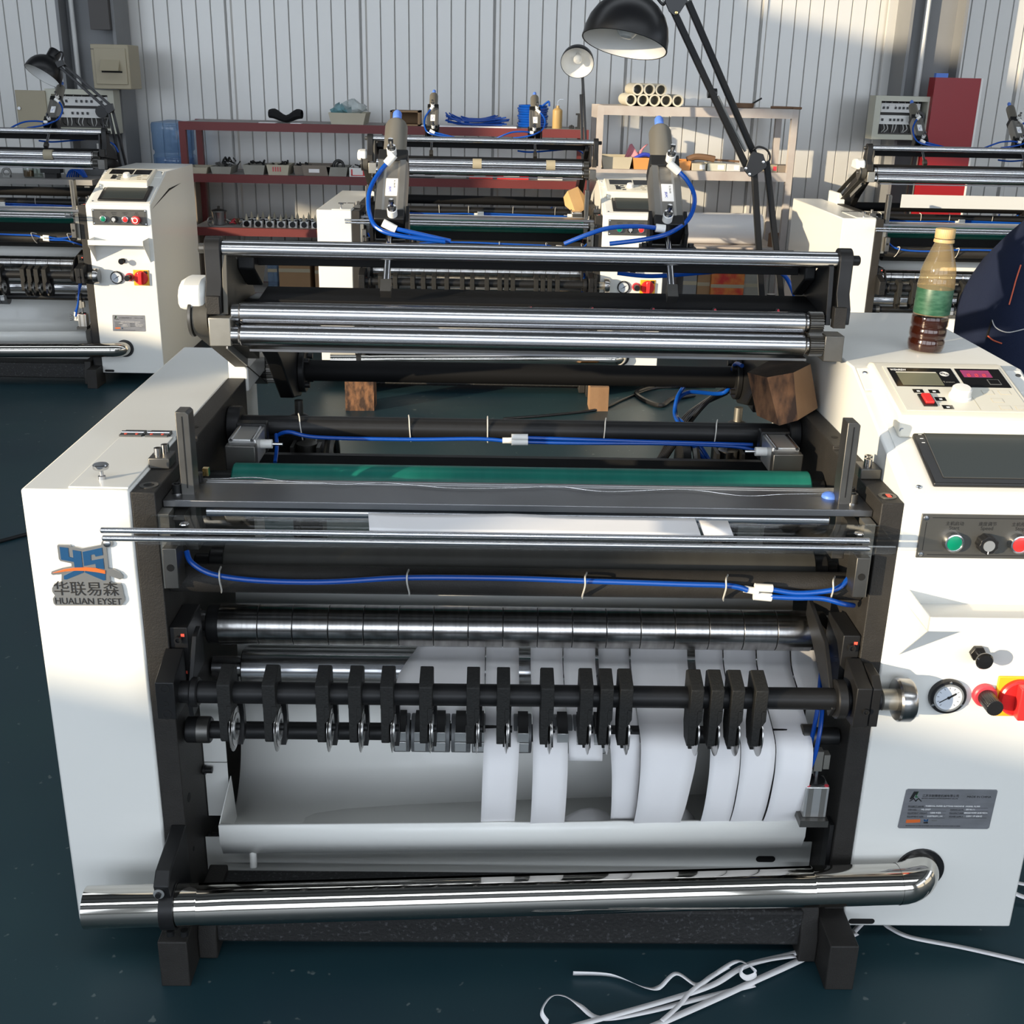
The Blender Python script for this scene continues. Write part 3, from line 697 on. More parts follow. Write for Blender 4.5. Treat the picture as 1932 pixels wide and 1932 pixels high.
# --- suction pipe with a slot along its top, elbow into the cabinet
pa = V(-0.615, 1.4745, 0.158); pb = V(0.672, 1.5285, 0.171); pr = 0.0325
axis = (pb-pa); Lp = axis.length; ax = axis.normalized()
up = (V(0, 0, 1)-ax*ax.z).normalized(); bk = ax.cross(up)
if bk.y < 0: bk = -bk
def pring(t, n=40, gap=0.0, rad=pr):
    out = []
    for k in range(n):
        an = math.radians(60)+gap/2+(2*math.pi-gap)*k/(n-1)
        out.append(pa+ax*t+(bk*math.cos(an)+up*math.sin(an))*rad)
    return out
t1, t2 = 0.172, 1.148
mb = MB()
mb.grid([pring(0), pring(t1)])
gaps = [0.15, 0.6, 0.95]
mb.grid([pring(t1, gap=0.02), pring(t1+0.002, gap=0.75), pring(t1+0.05, gap=0.75), pring(t2-0.05, gap=0.75), pring(t2-0.002, gap=0.75), pring(t2, gap=0.02)])
mb.grid([pring(t2), pring(Lp)])
# elbow
ec = pb+V(0, 0.0, 0); bend = 0.050
rows = []
for i in range(11):
    th = math.radians(90)*i/10
    c_ = pb+ax*(bend*math.sin(th))+V(0, 1, 0)*(bend*(1-math.cos(th)))
    d_ = (ax*math.cos(th)+V(0, 1, 0)*math.sin(th)).normalized()
    b2 = d_.cross(up); b2 = -b2 if b2.dot(V(0, 1, 0)*math.cos(th)-ax*math.sin(th)) < 0 else b2
    rows.append([c_+(b2*math.cos(a_)+up*math.sin(a_))*(pr+0.0006) for a_ in [math.radians(60)+2*math.pi*k/39 for k in range(40)]])
mb.grid(rows)
mb.grid([pring(0, rad=pr-0.0022), pring(t1, rad=pr-0.0022)]); mb.grid([pring(0), pring(0, rad=pr-0.0022)])
pipe = mb.build('suction_pipe', 'pipe_polished', M, normals=False)
# rolled inner lip that shows in the slot
MB().grid([[pa+ax*t_+(bk*math.cos(a_)+up*math.sin(a_))*(pr-0.010) for a_ in [math.radians(60)+math.radians(60)*(k-6)/6 for k in range(13)]] for t_ in (t1+0.01, t2-0.01)]).build('slot_lip', 'pipe_polished', pipe)
hc = pb+ax*bend; hc.y = PY
MB().ring(0.030, 0.040, 0.004, (hc.x, PY, hc.z), PL, 36).build('pipe_gasket', 'black_plastic', M)
# clamp holding the free end
cb = pa+ax*0.118
cl_ = MB().ring(pr+0.0012, pr+0.0045, 0.022, cb, ax, 36).build('pipe_clamp', 'black_metal', M)
MB().prism([(FY, 0.245), (FY, 0.12), (1.46, 0.185), (1.452, 0.215), (1.47, 0.232)], 'x', cb.x-0.004, cb.x+0.020).build('clamp_arm', 'black_metal', cl_, bevel=0.002)
sc0 = MB().lathe([(0.0085, 0), (0.0085, 0.0012), (0, 0.0016)], (cb.x+0.004, 1.452, 0.203), PL, 18).build('washer', 'aluminium_light', cl_)
MB().cyl((cb.x+0.004, 1.4505, 0.203), (cb.x+0.004, 1.446, 0.203), 0.0045, 12).build('clamp_bolt', 'black_metal', cl_)
for q in (0.0, 0.022):
    MB().cyl((cb.x+0.008+q, 1.475, 0.115), (cb.x+0.008+q, 1.475, 0.105), 0.006, 12).build('clamp_bolt', 'black_metal', cl_)
# --- paper tray and chute
def skewz(x_): return 0.020*(x_+0.434)/0.97
def lip(prof, x0, x1, inset=0):
    rows = []
    for x_ in (x0, x1): rows.append([V(x_+(inset if x_ == x0 else -inset)*i/(len(prof)-1), y_, z_+skewz(x_)) for i, (y_, z_) in enumerate(prof)])
    return MB().grid(rows)
tray = lip([(1.604, 0.2205), (1.600, 0.2200), (1.600, 0.1890), (1.615, 0.155), (1.68, 0.148), (1.80, 0.158)], -0.434, 0.5365, 0.0).build('paper_tray', 'white_paint', M, solid=0.0014, ang=20)
for x_ in (-0.434, 0.5365):
    s_ = skewz(x_); sg = 1 if x_ < 0 else -1
    MB().prism([(1.600, 0.220+s_), (1.600, 0.189+s_), (1.615, 0.155+s_), (1.72, 0.152+s_), (1.70, 0.25+s_)], 'x', x_, x_+sg*0.0014).build('tray_end', 'white_paint', tray)
MB().cyl((-0.385, 1.62, 0.160), (-0.385, 1.615, 0.128), 0.006, 14).build('drain_stub', 'white_plastic', tray)
prof = [(1.70, 0.152), (1.75, 0.160), (1.79, 0.19), (1.815, 0.235), (1.828, 0.30), (1.835, 0.38), (1.85, 0.50), (1.88, 0.60)]
pp = smooth_path([V(0, a_, b_) for a_, b_ in prof], 5)
MB().grid([[V(x_, p_.y, p_.z) for p_ in pp] for x_ in (-0.440, 0.545)]).build('chute_sheet', 'white_paint', M, solid=0.0014)
MB().box(-0.4765, 0.573, 1.668, 1.670, 0.03, 0.1475).build('lower_cover', 'white_paint', M)
lcv = MB().box(-0.4765, -0.438, 1.70, 1.702, 0.169, 0.276).build('chute_flange', 'white_paint', M)
MB().box(-0.4765, -0.438, 1.70, 1.702, 0.278, 0.40).build('chute_flange', 'white_paint', M)
MB().box(0.5435, 0.573, 1.70, 1.702, 0.169, 0.40).build('chute_flange', 'white_paint', M)
capsule(0.478, 0.512, 0.112, 0.0062, 1.6675, 'hole_black', 'slot', lcv)
def bolt(x_, y_, z_, d_, r_=0.0055, h_=0.007, mark=True, m='black_metal', par=None):
    d_ = Vector(d_)
    o_ = MB().lathe([(r_*0.55, h_*0.5), (r_*0.62, h_), (r_, h_), (r_, 0)][::-1], (x_, y_, z_), d_, 18).build('socket_bolt', m, par or M)
    MB().cyl(V(x_, y_, z_)+d_*h_*0.45, V(x_, y_, z_)+d_*h_*0.55, r_*0.58, 6).build('socket', 'hole_black', o_)
    if mark:
        MB().box(x_+r_*0.6, x_+r_*1.5, y_-0.0004+d_.y*0.001, y_+0.0004+d_.y*0.001, z_+r_*0.7, z_+r_*1.5).build('paint_mark', 'paint_red', o_)
    return o_
for z_ in (0.345, 0.268, 0.135):
    w_ = MB().cyl((-0.4765, 1.69, z_), (-0.472, 1.69, z_), 0.008, 16).build('chute_bolt', 'black_metal', M)
    MB().cyl((-0.472, 1.69, z_), (-0.461, 1.69, z_), 0.0055, 14).build('bolt_head', 'black_metal', w_)
for z_ in (0.275, 0.175): MB().cyl((XLi, 1.60, z_), (XLi+0.0006, 1.60, z_), 0.008 if z_ > 0.2 else 0.004, 16).build('frame_hole', 'hole_black', M)
# --- guide plate, guards and rods at the top front
gp_ = MB().box(-0.477, 0.574, 1.600, 1.700, 0.7785, 0.7895).build('guide_plate', 'steel_plate', M, bevel=0.001)
for yy in (1.682, 1.690): MB().box(-0.44, 0.53, yy, yy+0.0012, 0.7895, 0.7901).build('scribed_line', 'aluminium_light', gp_)
for x_, y_ in ((-0.463, 1.632), (-0.458, 1.662), (0.552, 1.632), (0.556, 1.662)):
    MB().cyl((x_, y_, 0.7895), (x_, y_, 0.7910), 0.0095, 18).build('washer', 'steel_ground', gp_)
    bolt(x_, y_, 0.791, (0, 0, 1), 0.0075, 0.013, False, 'steel_dark' if x_ > 0 else 'black_metal')
rollerx('guide_rod', -0.4213, 0.5182, 1.630, 0.7625, 0.0115, 'chrome')
for x_, m_ in ((-0.452, 1), (0.545, -1)):
    MB().prism([(1.585, 0.764), (1.60, 0.772), (1.70, 0.772), (1.70, 0.755), (1.60, 0.755)], 'x', x_-0.008, x_+0.008).build('rod_arm', 'steel_dark', M)
    MB().cyl((x_-0.012, 1.632, 0.760), (x_+0.012, 1.632, 0.760), 0.005, 12).build('rod_pin', 'black_metal', M)
for x_ in (-0.470, 0.563):
    MB().box(x_-0.008, x_+0.008, 1.572, 1.60, 0.66, 0.778).build('bracket_bar', 'steel_bracket', M)
    MB().box(x_-0.010+(0.012 if x_ < 0 else -0.012), x_+0.010+(0.012 if x_ < 0 else -0.012), 1.545, 1.585, 0.672, 0.735).build('clamp_block', 'steel_dark', M, bevel=0.001)
    xx = x_+(0.012 if x_ < 0 else -0.012)
    MB().cyl((xx, 1.545, 0.705), (xx, 1.5442, 0.705), 0.0055, 14).build('bore', 'hole_black', M)
gd = MB().prism([(1.492, 0.762), (1.494, 0.7635), (1.494, 0.7735), (1.500, 0.776), (1.566, 0.779), (1.566, 0.7768), (1.5, 0.7735), (1.4965, 0.772), (1.4965, 0.762)], 'x', -0.486, 0.576).build('clear_guard', 'acrylic', M)
for x_ in (-0.43, 0.535):
    MB().lathe([(0.007, 0), (0.006, 0.0015), (0, 0.002)], (x_, 1.535, 0.7775), (0, 0, 1), 16).build('guard_screw', 'chrome', gd)
rollerx('guard_rod', -0.5365, 0.5390, 1.500, 0.7805, 0.0043, 'chrome', 0.001, 16)
rollerx('guard_rod', -0.5345, 0.5405, 1.498, 0.7695, 0.0043, 'chrome', 0.001, 16)
# --- posts and their clamps
for (x0, x1, nm) in ((-0.4555, -0.436, 'L'), (0.5285, 0.5475, 'R')):
    po = MB().prism([(x0, 0.70), (x0, 0.9165), (x1-0.004, 0.9165), (x1, 0.9125), (x1, 0.70)], 'y', 1.625, 1.655).build('guide_post', 'steel_dark', M, bevel=0.001)
    MB().box((x0+x1)/2-0.0008, (x0+x1)/2+0.0008, 1.6244, 1.625, 0.80, 0.910).build('groove', 'black_metal', po)
for (x_, sg) in ((-0.500, 1), (0.590, -1)):
    cbk = MB().prism([(x_-0.016, 0.812), (x_-0.016, 0.829), (x_+0.016, 0.829), (x_+0.016, 0.812)], 'y', 1.675, 1.715).build('post_clamp', 'steel_dark', M, bevel=0.0015)
    bolt(x_-0.003, 1.685, 0.829, (0, 0, 1), 0.0062, 0.013, False, 'steel_ground', cbk) if False else MB().lathe([(0.0062, 0), (0.0062, 0.013), (0.0035, 0.013), (0.0035, 0.008)], (x_-0.003, 1.687, 0.829), (0, 0, 1), 16).build('clamp_bolt', 'steel_ground', cbk)
    MB().lathe([(0.0062, 0), (0.0062, 0.013), (0.0035, 0.013), (0.0035, 0.008)], (x_+0.003, 1.705, 0.829), (0, 0, 1), 16).build('clamp_bolt', 'steel_ground', cbk)
# --- green roller, cross tubes, hose tube
rollerx('green_roller', -0.4272, 0.546, 1.85, 0.731, 0.0335, 'green_rubber')
for a_, b_ in ((-0.476, -0.4272), (0.546, 0.573)): rollerx('roller_neck', a_, b_, 1.85, 0.731, 0.020, 'black_metal')
gl = MB().box(-0.40, 0.54, 1.795, 1.805, 0.742, 0.7445).build('scraper_strip', 'aluminium_light', M)
rollerx('cross_tube', -0.476, 0.5735, 2.05, 0.7720, 0.0195, 'black_metal')
for a_, b_ in ((-0.476, -0.452), (0.5515, 0.5735)): rollerx('tube_collar', a_, b_, 2.05, 0.7720, 0.036, 'black_metal')
rollerx('hose_tube', -0.4775, 0.5742, 1.61, 0.661, 0.0215, 'frame_paint')
rollerx('rubber_roller', -0.42, 0.530, 1.725, 0.640, 0.034, 'dark_rubber')
for a_, b_, r_ in ((-0.445, -0.42, 0.022), (-0.470, -0.445, 0.012), (0.530, 0.553, 0.024), (0.553, 0.572, 0.012)): rollerx('roller_neck', a_, b_, 1.725, 0.640, r_, 'black_metal')
# --- slotted anvil roller made of rings
x0, x1 = -0.4432, 0.5507; n = 17
edges = [at(q, 1180, 1.685).x for q in (408, 484, 550, 618, 685, 752, 818, 884, 950, 1016, 1082, 1147, 1212, 1277, 1342, 1408, 1472, 1541)]
for i in range(len(edges)-1):
    MB().lathe([(0.0335, 0), (0.0338, 0.0004), (0.0338, edges[i+1]-edges[i]-0.0018), (0.0335, edges[i+1]-edges[i]-0.0014)], (edges[i], 1.72, 0.530), (1, 0, 0), 40).build('anvil_ring', 'steel_ground', M)
rollerx('anvil_core', -0.455, 0.562, 1.72, 0.530, 0.0325, 'black_metal')
for a_, b_, r_, m_ in ((-0.470, -0.455, 0.022, 'chrome'), (-0.4765, -0.470, 0.026, 'steel_bracket'), (0.562, 0.566, 0.020, 'chrome'), (0.566, 0.5735, 0.026, 'steel_bracket')): rollerx('anvil_neck', a_, b_, 1.72, 0.530, r_, m_)
for x_, sg in ((-0.464, 1), (0.5605, -1)):
    bk_ = MB().box(x_-0.0135, x_+0.0135, 1.575, 1.66, 0.492, 0.594).build('bearing_bracket', 'black_metal', M, bevel=0.0015)
    for z_ in (0.512, 0.575): bolt(x_, 1.575, z_, (0, -1, 0), 0.006, 0.007)
# --- lower transport roller
rollerx('transport_roller', -0.4218, 0.545, 1.80, 0.408, 0.033, 'chrome')
rollerx('roller_neck', -0.476, -0.4218, 1.80, 0.408, 0.018, 'chrome')
# --- knife shaft with holders
SHY, SHZ = 1.533, 0.508
rollerx('knife_shaft', -0.476, 0.600, SHY, SHZ, 0.0168, 'black_metal', 0.001)
MB().prism([(1.503, 0.481), (1.503, 0.541), (1.565, 0.60), (1.60, 0.60), (1.60, 0.455), (1.503, 0.481)], 'x', -0.5, -0.4555).build('shaft_bracket', 'black_metal', M, bevel=0.0015) if False else None
sb1 = MB().prism([(1.500, 0.480), (1.500, 0.541), (1.568, 0.563), (1.568, 0.475)], 'x', -0.4835, -0.4555).build('shaft_bracket', 'black_metal', M, bevel=0.0015)
for z_, r_ in ((0.531, 0.008), (0.5055, 0.0045), (0.488, 0.008)):
    MB().ring(r_*0.55, r_, 0.0006, (-0.470, 1.500, z_), PL, 18).build('bolt_recess', 'hole_black', sb1)
MB().prism([(1.500, 0.478), (1.500, 0.544), (1.568, 0.560), (1.568, 0.470)], 'x', 0.5525, 0.5755).build('shaft_bracket', 'black_metal', M, bevel=0.0015)
MB().prism([(1.502, 0.478), (1.502, 0.542), (1.520, 0.556), (1.560, 0.556), (1.560, 0.478)], 'x', 0.5765, 0.5905).build('clamp_half', 'black_metal', M, bevel=0.0015)
bolt(0.569, 1.500, 0.506, PL, 0.005, 0.004, False)
rollerx('shaft_collar', 0.530, 0.546, SHY, SHZ, 0.030, 'black_metal')
rollerx('shaft_collar', -0.440, -0.428, SHY, SHZ, 0.0225, 'black_metal')
rollerx('hand_wheel_hub', 0.6005, 0.627, SHY, SHZ, 0.0165, 'steel_bracket')
MB().lathe([(0.031, 0), (0.0335, 0.003), (0.0335, 0.020), (0.030, 0.025), (0.012, 0.025)], (0.624, SHY, SHZ), (1, 0, 0), 40).build('hand_wheel', 'steel_ground', M)
# lever plates beside the knife shaft
MB().prism([(1.575, 0.58), (1.60, 0.585), (1.545, 0.50), (1.555, 0.47), (1.525, 0.47), (1.52, 0.50)], 'x', -0.444, -0.437).build('lever', 'black_metal', M, bevel=0.001)
MB().prism([(1.59, 0.575), (1.70, 0.60), (1.70, 0.57), (1.56, 0.50), (1.53, 0.48), (1.515, 0.50)], 'x', 0.523, 0.530).build('lever', 'black_metal', M, bevel=0.001)
KX = [409, 494, 594.5, 656, 717, 790.5, 880, 937.5, 1021, 1095, 1133, 1170, 1303.6, 1342, 1381, 1425.6]
def holder(x_):
    w = 0.0196
    h = MB().prism([(1.503, 0.500), (1.503, 0.536), (1.508, 0.539), (1.546, 0.549), (1.558, 0.541), (1.558, 0.492), (1.540, 0.478), (1.512, 0.490)], 'x', x_, x_+w).build('knife_holder', 'black_cast', M, bevel=0.0012, origin=(x_, SHY, SHZ))
    MB().prism([(1.503, 0.502), (1.503, 0.443), (1.508, 0.438), (1.535, 0.438), (1.548, 0.46), (1.548, 0.495)], 'x', x_+0.0004, x_+0.0125).build('stem', 'black_cast', h, bevel=0.0008)
    MB().prism([(x_+0.0125, 0.472), (x_+0.0195, 0.485), (x_+0.0195, 0.502), (x_+0.0125, 0.502)], 'y', 1.503, 1.545).build('shoulder', 'black_cast', h)
    bl = MB().lathe([(0.030, 0), (0.0375, 0.0022), (0.0375, 0.0028), (0.0305, 0.0048), (0.0305, 0.0055), (0.018, 0.0055), (0.018, 0.0048), (0, 0.0048)], (x_+0.0132, 1.533, 0.4495), (1, 0, 0), 40).build('knife_blade', 'steel_ground', h)
    MB().ring(0.0125, 0.021, 0.0012, (x_+0.0185, 1.533, 0.4495), (1, 0, 0), 28).build('blade_hub', 'aluminium_light', h)
    MB().cyl((x_+0.013, 1.533, 0.4495), (x_+0.0245, 1.533, 0.4495), 0.0055, 14).build('blade_axle', 'black_metal', h)
    MB().prism([(1.546, 0.500), (1.575, 0.492), (1.578, 0.425), (1.565, 0.410), (1.545, 0.410), (1.560, 0.43), (1.566, 0.455), (1.560, 0.478)], 'x', x_+0.0110, x_+0.0235).build('blade_guard', 'black_metal', h)
    return h
h0 = None
xs = [at(q, 1315, 1.503).x for q in KX]
for x_ in xs:
    if h0 is None: h0 = holder(x_); CH_MAP(True)
    else: dup(h0, (x_, SHY, SHZ), M)
# --- lower shaft with collars
rollerx('lower_shaft', -0.4745, 0.572, 1.61, 0.396, 0.0140, 'black_metal', 0.001)
rollerx('shaft_sleeve', -0.4745, -0.4350, 1.61, 0.396, 0.0210, 'black_metal')
rollerx('shaft_ring', -0.4575, -0.4360, 1.61, 0.396, 0.0214, 'steel_dark')
rollerx('shaft_sleeve', 0.510, 0.535, 1.61, 0.396, 0.0190, 'steel_dark')
c1_ = None
for a_, b_ in ((741, 772), (774.5, 811), (812, 848), (850.5, 887), (890, 915), (969, 1003), (1040, 1080), (1082, 1112), (1114, 1145)):
    xa = at(a_, 1420, 1.585).x; xb = at(b_, 1420, 1.585).x
    cc = MB().lathe([(0.0305, 0), (0.0315, 0.001), (0.0315, xb-xa-0.001), (0.0305, xb-xa)], (xa, 1.622, 0.388), (1, 0, 0), 30).build('anvil_collar', 'collar_grey', M)
    xm = (xa+xb)/2
    for z_ in (0.3805, 0.3985): MB().box(xm-0.009, xm+0.009, 1.577, 1.600, z_, z_+0.0165).build('collar_clamp', 'aluminium_light', cc, bevel=0.0006)
    MB().prism([(1.577, 0.416), (1.60, 0.43), (1.62, 0.43), (1.62, 0.412)], 'x', xm-0.008, xm+0.008).build('collar_cap', 'black_metal', cc)
# --- small air cylinder at the lower right
ac = MB().box(0.518, 0.556, 1.570, 1.606, 0.268, 0.325).build('air_cylinder', 'aluminium_light', M, bevel=0.0015)
for x_ in (0.5265, 0.5475): MB().box(x_-0.004, x_+0.004, 1.5692, 1.570, 0.270, 0.323).build('body_groove', 'aluminium', ac)
MB().cyl((0.537, 1.588, 0.325), (0.537, 1.588, 0.329), 0.0155, 24).build('cylinder_head', 'black_metal', ac)
MB().cyl((0.537, 1.588, 0.329), (0.537, 1.588, 0.352), 0.0045, 14).build('piston_rod', 'chrome', ac)
for x_ in (0.522, 0.552): MB().cyl((x_, 1.5745, 0.325), (x_, 1.5745, 0.3265), 0.0035, 12).build('corner_screw', 'red_dull', ac)
MB().box(0.512, 0.558, 1.560, 1.61, 0.256, 0.268).build('cylinder_plate', 'steel_dark', ac)
MB().box(0.528, 0.541, 1.575, 1.590, 0.352, 0.388).build('clevis', 'steel_bracket', ac)
MB().box(0.5425, 0.552, 1.575, 1.590, 0.356, 0.382).build('clevis', 'steel_bracket', ac)
for z_ in (0.318, 0.297):
    f_ = MB().cyl((0.518, 1.585, z_), (0.498, 1.585, z_), 0.0055, 14).build('hose_fitting', 'white_plastic', M)
    MB().cyl((0.506, 1.585, z_), (0.506, 1.580, z_+0.016), 0.006, 14).build('fitting_collar', 'white_plastic', f_)
    MB().cyl((0.498, 1.585, z_), (0.482, 1.585, z_), 0.0022, 10).build('needle_screw', 'steel_ground', f_)
    MB().cyl((0.486, 1.585, z_), (0.478, 1.585, z_), 0.0042, 12).build('needle_knob', 'steel_ground', f_)
def hose(pts, r=0.0035, n=10): return MB().tube(pts, r, n, 8).build('air_hose', 'blue_hose', M)
hose([(0.506, 1.580, 0.334), at(1525, 1420, 1.59), at(1542, 1340, 1.60), at(1548, 1280, 1.62), at(1556, 1215, 1.64)], 0.0036)
hose([(0.506, 1.580, 0.313), at(1532, 1440, 1.575), at(1545, 1390, 1.58), at(1551, 1340, 1.60), at(1552, 1280, 1.63), at(1556, 1215, 1.65)], 0.0036)
MB().box(0.567, 0.5735, 1.575, 1.60, 0.06, 0.25).build('frame_strip', 'black_metal', M)
# --- hose along the hose tube
ht = 1.585
hose([at(352, 1040, ht), at(362, 1062, 1.575), at(400, 1083, 1.572), at(470, 1094, 1.572), at(560, 1098, 1.572), at(640, 1097, 1.572), at(770, 1090, 1.572), at(950, 1091, 1.572), at(1100, 1096, 1.572), at(1280, 1102, 1.572), at(1375, 1105, 1.572), at(1410, 1113, 1.572)], 0.0042)
yf = MB().cyl(at(1404, 1111, 1.575), at(1430, 1116, 1.575), 0.0055, 14).build('y_fitting', 'white_plastic', M)
MB().cyl(at(1424, 1108, 1.575), at(1457, 1110, 1.575), 0.0065, 14).build('fitting_arm', 'white_plastic', yf)
MB().cyl(at(1422, 1124, 1.575), at(1455, 1127, 1.575), 0.0065, 14).build('fitting_arm', 'white_plastic', yf)
hose([at(1455, 1112, 1.573), at(1500, 1119, 1.572), at(1545, 1117, 1.572), at(1580, 1110, 1.572), at(1600, 1092, 1.58), at(1607, 1075, 1.60)], 0.0040)
hose([at(1453, 1126, 1.573), at(1500, 1128, 1.572), at(1550, 1129, 1.572), at(1590, 1139, 1.575), at(1610, 1142, 1.60)], 0.0040)
def tie(pts, r=0.0013): 
    t_ = MB().tube(pts, r, 6, 5, flat=0.0022).build('cable_tie', 'tie_white', M); return t_
for q in (414, 768, 1104, 1370, 1572):
    yy = 1090+(q-414)*0.016
    ex = -4 if q < 900 else 5
    tie([at(q+3, yy-20, 1.600), at(q, yy-12, 1.566), at(q, yy+4, 1.5645), at(q-ex, yy+22, 1.585), at(q-ex, yy+27, 1.60)])
# --- swing arm with upper rollers
rollerx('nip_roller', -0.4205, 0.5355, 1.950, 0.9990, 0.0185, 'chrome', 0.0015, 40)
rollerx('nip_roller', -0.4190, 0.5355, 1.934, 0.9645, 0.0180, 'chrome', 0.0015, 40)
for yy, zz, r_ in ((1.950, 0.9990, 0.0165), (1.934, 0.9645, 0.0150)):
    rollerx('roller_journal', -0.436, -0.4205, yy, zz, r_, 'chrome'); rollerx('roller_journal', 0.5355, 0.543, yy, zz, r_, 'steel_ground')
    gp = []
    nt_ = 26
    for k in range(nt_*4):
        an = 2*math.pi*k/(nt_*4); rr = (r_+0.0035) if k % 4 in (0, 1) else r_+0.0005
        gp.append((yy+rr*math.cos(an), zz+rr*math.sin(an)))
    MB().prism(gp, 'x', 0.543, 0.566).build('gear', 'steel_dark', M)
MB().box(-0.405, 0.540, 1.926, 1.960, 0.939, 0.943).build('web_plate', 'steel_plate', M)
rollerx('top_rod', -0.4495, 0.5860, 1.97, 1.1030, 0.0138, 'chrome', 0.001, 36)
rollerx('rod_stub', -0.4890, -0.4760, 1.97, 1.1030, 0.0085, 'steel_dark'); rollerx('rod_stub', 0.6085, 0.6245, 1.97, 1.1030, 0.0085, 'black_metal')
def boss(cy, cz, r_, a0, a1, k=10): return [(cy+r_*math.cos(math.radians(a0+(a1-a0)*i/k)), cz+r_*math.sin(math.radians(a0+(a1-a0)*i/k))) for i in range(k+1)]
for x0, x1 in ((-0.4765, -0.4495), (0.5855, 0.6085)):
    MB().prism(boss(1.97, 1.103, 0.0205, 180, 0)+[(1.9905, 1.06), (1.985, 1.018), (1.962, 1.000), (1.934, 1.000), (1.934, 1.026), (1.950, 1.05)], 'x', x0, x1).build('rod_arm', 'black_metal', M, bevel=0.0015)
MB().box(-0.4730, -0.4510, 1.928, 1.946, 1.000, 1.030).build('arm_block', 'frame_paint', M, bevel=0.001)
MB().box(0.5800, 0.6010, 1.928, 1.946, 0.995, 1.030).build('arm_block', 'frame_paint', M, bevel=0.001)
MB().box(-0.4700, -0.4335, 1.920, 1.960, 0.948, 0.996).build('bearing_block', 'steel_bracket', M, bevel=0.0015)
MB().box(0.5665, 0.5990, 1.918, 1.960, 0.940, 0.984).build('bearing_block', 'steel_dark', M, bevel=0.0015)
# side plates of the swing arm
for x0, x1 in ((-0.4485, -0.4400), (0.5700, 0.5785)):
    MB().prism([(1.955, 1.095), (1.99, 1.100), (2.16, 1.010), (2.19, 0.978), (2.19, 0.965), (1.94, 0.998)], 'x', x0, x1).build('side_plate', 'plate_brown' if x0 < 0 else 'black_metal', M, bevel=0.001)
for x0, x1, xf in ((-0.4335, -0.4035, -0.4035), (0.5380, 0.5660, 0.538)):
    MB().prism([(1.975, 0.985), (2.05, 1.005), (2.14, 1.000), (2.30, 0.92)]+boss(2.42, 0.788, 0.058, 70, -90)+[(2.33, 0.75), (2.20, 0.86), (2.08, 0.94), (1.99, 0.945)], 'x', x0, x1).build('swing_arm', 'black_metal', M, bevel=0.003)
rollerx('pivot_pipe', -0.392, 0.532, 2.42, 0.787, 0.0225, 'black_matte')
for a_, b_ in ((-0.4035, -0.3900), (0.5260, 0.5380)):
    fl = rollerx('pivot_flange', a_, b_, 2.42, 0.787, 0.047, 'black_metal')
    for k in range(4):
        an = math.radians(45+90*k); sgn = 1 if a_ < 0 else -1; xb_ = b_ if a_ < 0 else a_
        MB().cyl((xb_, 2.42+0.036*math.cos(an), 0.787+0.036*math.sin(an)), (xb_+sgn*0.010, 2.42+0.036*math.cos(an), 0.787+0.036*math.sin(an)), 0.0065, 12).build('flange_bolt', 'black_metal', fl)
# adjusting stops under the arm
for x_, m_ in ((-0.400, 'black_metal'), (0.530, 'brass')):
    st = MB().cyl((x_, 2.36, 0.700), (x_, 2.36, 0.737), 0.009, 18).build('stop_bolt', 'steel_dark' if m_ == 'black_metal' else 'steel_bracket', M)
    MB().lathe([(0.020, 0.688), (0.020, 0.703), (0.014, 0.707), (0, 0.707)], (x_, 2.36, 0), (0, 0, 1), 22).build('stop_nut', 'black_metal' if m_ == 'black_metal' else 'steel_dark', st)
    MB().box(x_-0.03, x_+0.03, 2.33, 2.39, 0.680, 0.688).build('stop_plate', 'black_metal', st)
# belt drive at the left
pu1 = rollerx('belt_pulley', -0.5000, -0.4720, 1.957, 0.990, 0.0290, 'black_metal')
rollerx('pulley_rim', -0.5060, -0.5000, 1.957, 0.990, 0.0335, 'steel_dark', 0.001, 32, pu1); MB().cyl((-0.506, 1.957, 0.990), (-0.513, 1.957, 0.990), 0.006, 12).build('pulley_screw', 'steel_ground', pu1)
ca = V(0, 1.957, 0.990); cb2 = V(0, 2.42, 0.787); r1 = 0.0305
dd = (cb2-ca).normalized(); nn = V(0, -dd.z, dd.y)
loop = []
for k in range(13): an = math.radians(90+180*k/12); loop.append(ca+(dd*math.cos(an)+nn*math.sin(an))*r1)
for k in range(13): an = math.radians(-90+180*k/12); loop.append(cb2+(dd*math.cos(an)+nn*math.sin(an))*r1)
loop.append(loop[0])
mbb = MB()
inner = []
for i_, p_ in enumerate(loop):
    c_ = ca if i_ < 13 or i_ == 26 else cb2
    inner.append(p_-(p_-c_).normalized()*0.0025)
mbb.grid([[V(x_, p_.y, p_.z) for p_ in loop] for x_ in (-0.4985, -0.4735)])
mbb.grid([[V(x_, p_.y, p_.z) for p_ in inner] for x_ in (-0.4985, -0.4735)])
mbb.grid([[V(-0.4985, p_.y, p_.z) for p_ in loop], [V(-0.4985, p_.y, p_.z) for p_ in inner]]); mbb.grid([[V(-0.4735, p_.y, p_.z) for p_ in loop], [V(-0.4735, p_.y, p_.z) for p_ in inner]])
mbb.build('drive_belt', 'belt', M)
gp = []
for k in range(80):
    an = 2*math.pi*k/80; rr = 0.0285 if k % 4 in (0, 1) else 0.0255
    gp.append((2.42+rr*math.cos(an), 0.787+rr*math.sin(an)))
MB().prism(gp, 'x', -0.472, -0.436).build('toothed_pulley', 'aluminium', M)
MB().prism(gp, 'x', -0.4985, -0.4735).build('toothed_pulley', 'steel_dark', M)
MB().prism([(1.935, 1.004), (1.935, 1.030), (1.945, 1.045), (1.965, 1.052), (2.02, 1.052), (2.04, 1.004)], 'x', -0.5235, -0.4775).build('belt_cover', 'white_paint', M, bevel=0.010)
